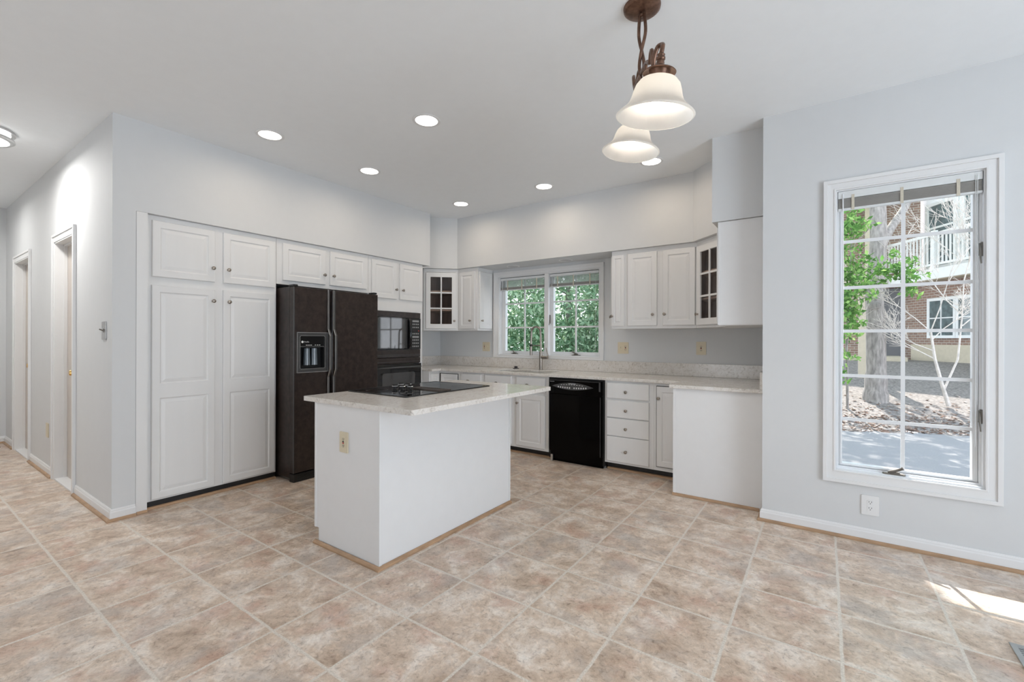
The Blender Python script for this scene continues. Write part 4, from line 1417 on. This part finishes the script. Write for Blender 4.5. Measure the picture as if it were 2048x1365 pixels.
# ------------------------------------------------------------ downlights
def can(loc, label, lens, power):
    t = thing('recessed_downlight', loc, label, 'light', 'round downlights in the kitchen ceiling' if power else 'small unlit downlights over the sink')
    r = 0.105 if power else 0.090
    m = MB().lathe([(r, -0.0008), (r, -0.004), (r - 0.006, -0.007), (r - 0.022, -0.004), (r - 0.022, -0.0008)], loc, (0, 0, 1), 36)
    m.build('trim_ring', WHITEP, t, smooth=40)
    MB().lathe([(r - 0.0225, -0.0008), (r - 0.0225, -0.0035)], loc, (0, 0, 1), 32).build('lens', lens, t)
    return t
def can_light(loc, power):
    area('downlight_beam', (loc[0], loc[1], loc[2] - 0.012), (0, 0, -1), 0.15, 0.15, power, (1.0, 0.82, 0.63), spread=168, shape='DISK')
cans = [((-3.687, 1.869), 'lit downlight nearest the pantry'), ((-2.466, 2.414), 'lit downlight above the near end of the island'),
        ((-3.667, 2.823), 'lit downlight in front of the oven tower'), ((-2.481, 4.171), 'lit downlight in front of the sink window'),
        ((-3.636, 4.141), 'lit downlight nearest the left glass cabinet'), ((-1.314, 4.146), 'lit downlight partly hidden behind the hanging shade')]
first = None
for (x, y), lb in cans:
    if first is None:
        first = can((x, y, H), lb, CANLENS, 1)
    else:
        dup(first, (x, y, H), lb)
    can_light((x, y, H), 2.6)
o = can((-3.36, 4.86, ZS), 'small unlit downlight under the bulkhead, left one over the sink', OFFLENS, 0)
dup(o, (-2.568, 4.838, ZS), 'small unlit downlight under the bulkhead, right one over the sink')

# hall ceiling light
hl = (-5.44, 0.50, H)
t = thing('ceiling_light', hl, 'round lit flush ceiling light with two metal rings in the hall', 'light')
m = MB().lathe([(0.205, -0.0008), (0.205, -0.020), (0.180, -0.020), (0.180, -0.0008)], hl, (0, 0, 1), 40)
m.build('upper_ring', STEEL, t, smooth=40)
m = MB().lathe([(0.176, -0.001), (0.176, -0.070), (0.160, -0.086), (0.0, -0.090)], hl, (0, 0, 1), 40)
m.build('diffuser', HALLLENS, t, smooth=40)
m = MB().lathe([(0.1775, -0.060), (0.200, -0.060), (0.203, -0.074), (0.190, -0.084), (0.172, -0.084), (0.1775, -0.072)], hl, (0, 0, 1), 40, closed=True)
m.build('lower_ring', STEEL, t, smooth=40)
area('hall_light_beam', (hl[0], hl[1], H - 0.10), (0, 0, -1), 0.3, 0.3, 21, (1.0, 0.98, 0.95), spread=180, shape='DISK')
area('hall_light_beam', (-7.4, 0.3, H - 0.06), (0, 0, -1), 0.3, 0.3, 12, (1.0, 0.98, 0.95), spread=170, shape='DISK')
t = thing('ceiling_light', (-7.4, 0.3, H), 'round flush ceiling light farther down the hall', 'light')
MB().lathe([(0.17, -0.0008), (0.17, -0.030), (0.15, -0.045), (0, -0.048)], (-7.4, 0.3, H), (0, 0, 1), 32).build('diffuser', HALLLENS, t, smooth=40)

# ------------------------------------------------------------ pendant
S1 = Vector((-0.586, 1.891, 2.275))
S2 = Vector((-0.909, 2.488, 2.407))
CP = Vector((-0.745, 2.195, H))
t = thing('pendant_lamp', tuple(CP), 'hanging bronze two-arm lamp with two lit white glass bell shades', 'lamp')
m = MB().lathe([(0.0, -0.030), (0.040, -0.029), (0.075, -0.022), (0.088, -0.012), (0.090, -0.0008)], CP, (0, 0, 1), 36)
m.build('canopy', BRONZE, t, smooth=50)
MB().lathe([(0.0, -0.048), (0.008, -0.046), (0.012, -0.038), (0.009, -0.029)], CP, (0, 0, 1), 16).build('canopy_finial', BRONZE, t, smooth=60)
ax = (S2 - S1)
ax.z = 0
ax.normalize()
def P(s, z, side=0.0):
    q = CP + ax * s
    return (q.x - ax.y * side, q.y + ax.x * side, z)
def spline(ctrl, n=8):
    c = [Vector(ctrl[0])] + [Vector(p) for p in ctrl] + [Vector(ctrl[-1])]
    out = []
    for i in range(1, len(c) - 2):
        for k in range(n):
            u = k / n
            p0, p1, p2, p3 = c[i - 1], c[i], c[i + 1], c[i + 2]
            out.append(0.5 * ((2 * p1) + (-p0 + p2) * u + (2 * p0 - 5 * p1 + 4 * p2 - p3) * u * u + (-p0 + 3 * p1 - 3 * p2 + p3) * u ** 3))
    out.append(c[-2])
    return out
z1t, z2t = S1.z + 0.150 + 0.098, S2.z + 0.140 + 0.098
U1 = Vector((0.12, -0.046, 1)).normalized()
U2 = Vector((0.118, 0.043, 1)).normalized()
E1, E2 = S1 + U1 * 0.246, S2 + U2 * 0.236
L1 = (Vector((S1.x, S1.y, 0)) - Vector((CP.x, CP.y, 0))).length
L2 = (Vector((S2.x, S2.y, 0)) - Vector((CP.x, CP.y, 0))).length
m = MB().tube(spline([P(0.006, 2.945, 0.010), P(0.016, 2.85, 0.012), P(0.004, 2.76, -0.002), P(-0.012, 2.70, -0.008), P(-0.010, 2.655, -0.004)]), 0.0080, 10)
m.build('stem', BRONZE, t, smooth=60)
m = MB().tube(spline([P(-0.008, 2.945, -0.010), P(-0.018, 2.85, -0.014), P(-0.006, 2.76, 0.004), P(0.012, 2.70, 0.010), P(0.014, 2.660, 0.004)]), 0.0080, 10)
m.build('stem', BRONZE, t, smooth=60)
m = MB().tube(spline([P(0.06, 2.672), P(0.0, 2.662), P(-0.13, 2.630), P(-0.205, 2.585), P(-0.235, 2.610), P(-0.255, 2.603), P(-0.272, 2.545), P(-0.288, 2.520), P(-0.302, 2.545),
                      P(-0.318, 2.580, -0.012), P(-0.338, 2.576, -0.026), E1 + Vector((0.006, 0.0, 0.030)), E1]), 0.0095, 10)
m.build('arm', BRONZE, t, smooth=60)
m = MB().tube(spline([P(-0.06, 2.648), P(0.0, 2.662), P(0.12, 2.685), P(0.185, 2.690), P(0.225, 2.715), P(0.255, 2.775), P(0.290, 2.805, -0.006), P(0.322, 2.775, -0.014), E2 + U2 * 0.05, E2]), 0.0095, 10)
m.build('arm', BRONZE, t, smooth=60)
m = MB().tube(spline([P(-0.13, 2.635), P(-0.09, 2.595), P(-0.04, 2.59), P(0.0, 2.625), P(0.05, 2.70), P(0.10, 2.725), P(0.15, 2.71), P(0.185, 2.69)]), 0.0065, 8)
m.build('scroll', BRONZE, t, smooth=60)
def bell(S, hgt, zt, up=(0, 0, 1)):
    r = 0.160
    cap = MB().lathe([(0.0100, hgt + 0.100), (0.0160, hgt + 0.094), (0.0145, hgt + 0.086), (0.0185, hgt + 0.082), (0.0185, hgt + 0.074), (0.0140, hgt + 0.070), (0.0170, hgt + 0.062),
                      (0.0170, hgt + 0.055), (0.0220, hgt + 0.048), (0.0400, hgt + 0.036), (0.0640, hgt + 0.026), (0.0680, hgt + 0.022), (0.0660, hgt + 0.020), (0.0420, hgt + 0.026),
                      (0.0400, hgt + 0.020), (0.0370, hgt - 0.004)], (S.x, S.y, S.z), up, 32)
    cap.build('shade_holder', BRONZE, t, smooth=50)
    prof = [(0.036, hgt), (0.056, hgt * 0.985), (0.076, hgt * 0.92), (0.090, hgt * 0.80), (0.098, hgt * 0.64), (0.1035, hgt * 0.48), (0.112, hgt * 0.33), (0.128, hgt * 0.20),
            (0.146, hgt * 0.09), (r - 0.003, hgt * 0.022), (r, 0.0), (r - 0.003, -0.003)]
    inner = [(a - 0.004, b - 0.002) for a, b in prof[::-1]]
    sh = MB().lathe(prof + inner, (S.x, S.y, S.z), up, 48, closed=True)
    sh.build('glass_shade', SHADE, t, smooth=60)
    b = MB().lathe([(0.0, 0.052), (0.018, 0.056), (0.028, 0.070), (0.027, 0.086), (0.016, 0.105), (0.013, 0.120), (0.0, 0.122)], (S.x, S.y, S.z), up, 20)
    b.build('bulb', BULB, t, smooth=60)
    d = bpy.data.lights.new('pendant_glow', 'POINT')
    d.energy = 26.0
    d.color = (1.0, 0.90, 0.78)
    d.shadow_soft_size = 0.035
    o = bpy.data.objects.new('pendant_glow', d)
    C.objects.link(o)
    o.location = S + Vector(up).normalized() * 0.085
bell(S1, 0.150, z1t, U1)
bell(S2, 0.140, z2t, U2)

# ------------------------------------------------------------ outdoors
def gz(x, y):
    """ground height outside"""
    edge = 9.0 + 0.42 * (x - 0.3)
    d = y - edge
    return -0.10 if d < 0 else min(0.75, -0.10 + 0.14 * d)
def ground_patch(name, x0, x1, y0, y1, nx, ny, keep, material, label, cat):
    m = MB()
    vs, fs = [], []
    for j in range(ny + 1):
        for i in range(nx + 1):
            x, y = x0 + (x1 - x0) * i / nx, y0 + (y1 - y0) * j / ny
            vs.append((x, y, gz(x, y)))
    for j in range(ny):
        for i in range(nx):
            q = (j * (nx + 1) + i, j * (nx + 1) + i + 1, (j + 1) * (nx + 1) + i + 1, (j + 1) * (nx + 1) + i)
            cx = sum(vs[k][0] for k in q) / 4
            cy = sum(vs[k][1] for k in q) / 4
            if keep(cx, cy):
                fs.append(q)
    m.add(vs, fs)
    o = m.build(name, material)
    return tag(o, label, cat, kind='structure')
road_edge = lambda x: 9.0 + 0.42 * (x - 0.3)
ground_patch('ground_drive', -9, 9, 5.14, 13.2, 90, 60, lambda x, y: y < road_edge(x), ASPH, 'grey asphalt drive outside the breakfast window', 'ground')
MB().box(XD + 0.125, 9, YC + 0.125, 5.14, -0.12, -0.10).build('ground_strip', ASPH)
tag(bpy.data.objects['ground_strip'], 'asphalt beside the house wall outside', 'ground', kind='structure')
ground_patch('ground_bed', -12, 14, 5.14, 26, 104, 84, lambda x, y: y >= road_edge(x) - 0.10, MULCH, 'mulched bed sloping up to the neighbouring house', 'ground')

def leaves_mesh(name, pts, size, material, parent=None, droop=0.0, flat=False):
    n = len(pts)
    pts = np.asarray(pts)
    a = rng.normal(size=(n, 3))
    if flat:
        a[:, 2] *= 0.15
    a /= np.linalg.norm(a, axis=1)[:, None]
    a[:, 2] -= droop
    a /= np.linalg.norm(a, axis=1)[:, None]
    b = rng.normal(size=(n, 3))
    if flat:
        b[:, 2] *= 0.25
    b -= (b * a).sum(1)[:, None] * a
    b /= np.linalg.norm(b, axis=1)[:, None]
    s = (size * rng.uniform(0.6, 1.3, n))[:, None]
    c = np.cross(a, b)
    v = np.stack([pts - a * s, pts - a * s * 0.1 + b * s * 0.48 + c * s * 0.12, pts + a * s, pts - a * s * 0.1 - b * s * 0.48 + c * s * 0.12], 1).reshape(-1, 3)
    off = root_loc(parent) if parent is not None else Vector((0, 0, 0))
    v = v - np.array(off)
    f = np.arange(n * 4).reshape(n, 4)
    f = np.concatenate([f[:, [0, 1, 2]], f[:, [0, 2, 3]]], 0)
    me = bpy.data.meshes.new(name)
    me.from_pydata(v.tolist(), [], f.tolist())
    me.materials.append(material)
    o = bpy.data.objects.new(name, me)
    C.objects.link(o)
    if parent is not None:
        o.parent = parent
    return o

def blob(n, c, r, shell=0.5):
    u = rng.normal(size=(n, 3))
    u /= np.linalg.norm(u, axis=1)[:, None]
    q = rng.uniform(shell, 1, n) ** (1 / 2)
    return np.array(c) + u * q[:, None] * np.array(r)

def sun_gap(p):
    """gap in the crown through which the sun reaches the lower right panes of the breakfast window"""
    s = np.array(SUN_TO)
    k = (p[:, 1] - (YC + 0.075)) / s[1]
    q = p - s * k[:, None]
    hit = (q[:, 0] > 0.30) & (q[:, 0] < 1.3) & (q[:, 2] > 0.35) & (q[:, 2] < 0.86)
    return p[~hit]

# big tree by the drive
t = thing('tree', (0.82, 11.15, 0.2), 'large grey-barked tree at the edge of the asphalt drive', 'tree')
m = MB()
m.tube(spline([(0.82, 11.15, 0.05), (0.82, 11.15, 0.30), (0.83, 11.16, 0.75), (0.82, 11.16, 1.64), (0.80, 11.17, 2.3), (0.85, 11.18, 3.0), (0.86, 11.2, 3.6), (0.80, 11.3, 4.6), (0.5, 11.6, 5.8)], 4),
       [0.235] * 2 + [0.205] * 3 + [0.178] * 3 + [0.155] * 4 + [0.143] * 4 + [0.138] * 4 + [0.135] * 4 + [0.130] * 4 + [0.12] * 4 + [0.11], 18)
m.tube([(0.90, 11.2, 3.2), (1.05, 11.4, 3.5), (1.3, 11.75, 3.95), (1.7, 12.2, 4.9)], [0.10, 0.075, 0.065, 0.05], 10)
m.lathe([(0.0, 0.03), (0.06, 0.025), (0.10, 0.0), (0.11, -0.03)], (0.78, 11.035, 2.02), (-0.25, -0.95, 0.15), 14)
m.build('trunk', BARK, t, smooth=60)
def clumps(n, k, r, c, R3):
    ctr = blob(n, c, R3, 0.05)
    return np.repeat(ctr, k, 0) + rng.normal(size=(n * k, 3)) * r
crown = np.concatenate([clumps(150, 40, 0.22, (0.2, 13.0, 7.4), (4.6, 4.2, 2.4)), clumps(60, 40, 0.22, (-2.4, 12.0, 6.6), (2.2, 2.6, 1.7)), clumps(34, 40, 0.22, (2.9, 13.0, 6.9), (2.0, 2.4, 1.6))])
nw = 2600  # extra unseen leaves set along the sun rays to shade the breakfast window
wp = np.stack([rng.uniform(-0.1, 0.95, nw), np.full(nw, YC + 0.075), rng.uniform(0.40, 2.45, nw)], 1)
wp = wp + np.array(SUN_TO)[None, :] * rng.uniform(8.2, 12.5, nw)[:, None] + rng.normal(size=(nw, 3)) * 0.04
crown = np.concatenate([crown, wp])
crown = crown[crown[:, 2] > 4.75]
crown = sun_gap(crown)
leaves_mesh('crown', crown, 0.115, LEAF, t)
# leafy sapling growing in front of the trunk
t = thing('sapling', (0.36, 10.0, 0.0), 'bright green leafy sapling to the left of the large tree trunk', 'tree')
m = MB()
m.tube([(0.36, 10.3, 0.0), (0.34, 10.2, 1.2), (0.38, 10.1, 2.4), (0.42, 10.1, 3.8)], [0.022, 0.018, 0.014, 0.008], 8)
for q in ((0.38, 10.1, 2.4, 1.15, 10.4, 2.75), (0.35, 10.2, 1.6, 0.9, 10.2, 1.95), (0.37, 10.1, 2.0, 1.35, 10.5, 2.2), (0.4, 10.1, 3.0, 0.95, 10.3, 3.5)):
    m.tube([q[:3], ((q[0] + q[3]) / 2, (q[1] + q[4]) / 2, (q[2] + q[5]) / 2 + 0.1), q[3:]], [0.010, 0.007, 0.004], 6)
m.build('stem', BARK, t, smooth=60)
def spray(n, c, r, k=9):
    ctr = blob(n, c, r, 0.0)
    return np.repeat(ctr, k, 0) + rng.normal(size=(n * k, 3)) * np.array([0.055, 0.05, 0.035])
sl = np.concatenate([spray(62, (0.32, 9.95, 3.30), (0.36, 0.3, 0.60)), spray(62, (0.40, 10.0, 2.45), (0.48, 0.3, 0.46)), spray(34, (0.85, 10.2, 2.62), (0.44, 0.25, 0.36)),
                     spray(20, (1.22, 10.4, 2.36), (0.26, 0.2, 0.26)), spray(52, (0.32, 9.95, 1.75), (0.32, 0.25, 0.42)), spray(16, (0.24, 9.95, 1.15), (0.16, 0.2, 0.34)),
                     spray(6, (0.26, 9.95, 0.72), (0.12, 0.15, 0.18))])
leaves_mesh('foliage', sl, 0.052, LEAF, t, droop=0.25)

# bare shrub
t = thing('shrub', (1.84, 11.2, 0.3), 'bare pale-twigged shrub in front of the neighbouring house', 'shrub')
m = MB()
rs = random.Random(11)
def grow(p, d, ln, r, depth):
    p = Vector(p)
    pts = [p]
    for k in range(3):
        d = (d + Vector((rs.uniform(-.22, .22), rs.uniform(-.22, .22), rs.uniform(-.10, .20)))).normalized()
        pts.append(pts[-1] + d * ln / 3)
    m.tube(pts, [r, r * 0.85, r * 0.7, r * 0.5], 5, cap=False)
    if depth > 0:
        for k in range(5 if depth > 1 else 6):
            i = rs.choice((1, 2, 3))
            nd = (d + Vector((rs.uniform(-1.0, .9), rs.uniform(-.6, .6), rs.uniform(-.35, .6)))).normalized()
            grow(pts[i], nd, ln * rs.uniform(0.48, 0.72), max(0.0032, r * 0.50), depth - 1)
m.tube([(1.86, 11.2, 0.15), (1.76, 11.16, 0.55), (1.66, 11.12, 1.0), (1.60, 11.1, 1.5)], [0.034, 0.028, 0.024, 0.018], 8)
m.tube([(1.80, 11.2, 0.45), (1.98, 11.22, 1.0), (2.04, 11.25, 1.8), (2.06, 11.25, 2.4)], [0.018, 0.016, 0.013, 0.010], 6)
for p, d, ln in (((1.66, 11.12, 1.0), (-0.75, -0.1, 0.35), 0.75), ((1.64, 11.11, 1.15), (-0.9, 0.1, 0.55), 0.85), ((1.60, 11.1, 1.5), (-0.6, 0.0, 0.7), 1.0), ((1.60, 11.1, 1.5), (0.1, 0.0, 1.0), 1.3),
                 ((1.62, 11.1, 1.35), (0.55, 0.1, 0.5), 0.8), ((2.04, 11.25, 1.8), (-0.5, 0.1, 0.9), 1.0), ((2.06, 11.25, 2.4), (0.2, 0.0, 1.0), 1.0), ((2.04, 11.25, 1.6), (0.6, 0.1, 0.7), 0.8)):
    grow(p, Vector(d).normalized(), ln, 0.011, 3)
m.build('branches', TWIG, t)

# dry leaves on the bed
n = 2600
lx = rng.uniform(-1.0, 4.6, n)
ly = np.array([road_edge(x) for x in lx]) + np.abs(rng.normal(0.5, 0.75, n)) - 0.15
lz = np.array([gz(a, b) for a, b in zip(lx, ly)]) + 0.012
o = leaves_mesh('leaf_litter', np.stack([lx, ly, lz], 1), 0.038, DRYLEAF, None, flat=True)
tag(o, 'dry brown leaves scattered along the edge of the drive', 'leaves', kind='stuff')

# neighbouring house: long side seen at a slant, porch end facing us
t = thing('house', (2.4, 17.0, 0.6), 'white and tan neighbouring house with railed deck and brick porch', 'house')
FH = frame(1.68, 18.21, (0.861, 0.509))          # local x = along the side towards us, y = into the house
m = MB(FH)
m.box(-0.2, 6.5, 0.9, 1.1, 2.9, 6.6)
m.box(-0.2, 6.5, 0.9, 1.0, 4.05, 4.15)
m.build('upper_wall', SIDING, t)
m = MB(FH)
for x in (0.35, 1.55, 2.75, 3.95):
    MB(FH).box(x, x + 0.85, 0.86, 0.895, 3.55, 5.35).build('window', HOUSEGLASS, t)
    m.plate([rect(x - 0.09, x + 0.94, 3.46, 5.44), rect(x, x + 0.85, 3.55, 5.35)], lambda u, v, w: (u, w, v), 0.82, 0.899)
    m.box(x, x + 0.85, 0.84, 0.858, 4.66, 4.72)
m.build('window_frames', SIDING, t)
MB(FH).box(-0.6, 6.5, -0.10, 1.1, 3.00, 3.16).build('deck', TANP, t)
MB(FH).box(-0.6, 6.5, -0.14, -0.10, 3.02, 3.30).build('deck_fascia', SIDING, t)
m = MB(FH)
m.box(-0.6, 6.5, -0.07, -0.02, 4.22, 4.30)
m.box(-0.6, 6.5, -0.07, -0.02, 3.40, 3.46)
for k in range(60):
    x = -0.58 + k * 0.118
    m.box(x, x + 0.035, -0.06, -0.03, 3.46, 4.22)
for x in (-0.6, 1.6, 3.8):
    m.box(x, x + 0.11, -0.10, 0.01, 3.16, 4.36)
m.build('deck_railing', SIDING, t)
m = MB(FH)
m.box(-0.35, 6.5, 0.30, 0.50, 0.45, 3.0)
m.build('lower_wall', BRICK, t)
MB(FH).box(0.5, 6.5, 0.24, 0.295, 0.60, 1.22).build('foundation_band', TANP, t)
m = MB(FH)
for x in (1.15, 2.05):
    MB(FH).box(x, x + 0.75, 0.25, 0.297, 1.48, 2.45).build('window', HOUSEGLASS, t)
    m.plate([rect(x - 0.08, x + 0.83, 1.40, 2.53), rect(x, x + 0.75, 1.48, 2.45)], lambda u, v, w: (u, w, v), 0.23, 0.299)
    m.box(x + 0.36, x + 0.39, 0.235, 0.249, 1.48, 2.45)
    m.box(x, x + 0.75, 0.235, 0.249, 1.95, 1.98)
m.build('lower_window_frames', SIDING, t)
m = MB().box(-2.5, 2.4, 18.3, 18.5, 0.5, 5.8)
m.build('porch_wall', BRICK, t)
MB().box(1.12, 1.34, 18.0, 18.3, 0.8, 2.95).build('door_side_panel', GREYDOOR, t)
MB().box(1.36, 2.2, 18.2, 18.3, 0.8, 2.95).build('porch_door', GREYDOOR, t)
MB().box(-2.5, 1.9, 16.4, 18.3, 0.70, 0.86).build('porch_floor', TANP, t)
MB().box(-2.5, 1.2, 18.1, 18.299, 3.0, 3.25).build('porch_beam', TANP, t)
MB().box(1.05, 1.32, 17.9, 18.05, 3.0, 5.8).build('corner_board', TANP, t)
m = MB()
m.box(-3.0, 2.4, 17.4, 18.6, 5.8, 6.0)
m.build('eave', SIDING, t)
t2 = tag(MB().lathe([(0.13, 0), (0.21, 0.01), (0.21, 0.03), (0.13, 0.04)], (1.20, 17.98, 1.58), (0, -1, 0), 28, closed=True)
         .lathe([(0.0, 0.01), (0.07, 0.012), (0.07, 0.028), (0.0, 0.03)], (1.23, 17.98, 1.57), (0, -1, 0), 12)
         .build('wreath', SIDING, smooth=50), 'round white wreath on the grey porch door surround', 'wreath')
t3 = tag(MB().box(0.66, 0.86, 13.2, 13.4, 0.35, 2.35).box(0.63, 0.89, 13.17, 13.43, 2.35, 2.42).build('garden_post', TANP, bevel=0.01),
         'tan square post standing behind the large tree trunk', 'post')

# greenery outside the sink window
specs = [((-5.6, 7.4), 3.6, 1.5, 'leafy green tree seen in the left sash of the sink window'),
         ((-4.2, 8.0), 3.8, 1.5, 'leafy green tree seen in the middle of the sink window'),
         ((-2.9, 8.4), 3.7, 1.5, 'leafy green tree seen in the right sash of the sink window')]
for (x, y), hh, rr, lb in specs:
    z0 = gz(x, y)
    t = thing('tree', (x, y, z0), lb, 'tree', 'green trees outside the sink window')
    m = MB()
    m.tube([(x, y, z0 - 0.02), (x + 0.05, y, 1.2), (x - 0.05, y + 0.1, 2.4), (x, y + 0.1, hh), (x - 0.1, y + 0.4, 5.4)], [0.09, 0.07, 0.05, 0.04, 0.02], 10)
    for k in range(9):
        q = rs.uniform(0, 2 * PI)
        z = rs.uniform(0.5, 2.6)
        m.tube([(x, y, z), (x + 0.5 * math.cos(q), y + 0.5 * math.sin(q), z + 0.2), (x + 1.1 * math.cos(q), y + 1.1 * math.sin(q), z + 0.25)], [0.02, 0.014, 0.006], 6)
    m.build('trunk', BARK, t, smooth=60)
    fo = np.concatenate([blob(9500, (x, y, 2.0), (rr, 0.8, 2.1), 0.1), blob(3000, (x - 0.4, y - 0.2, 1.0), (rr, 0.7, 1.0), 0.1)])
    leaves_mesh('foliage', fo, 0.052, LEAF2, t, droop=0.5)
    up_ = blob(2600, (x - 0.2, y + 0.5, 5.2), (rr + 0.3, 1.0, 1.5), 0.1)  # unseen high foliage added to keep the sun out of the sink window
    leaves_mesh('sun_blocking_foliage', up_, 0.12, LEAF2, t, droop=0.5)
bpy.data.curves.remove(cu)
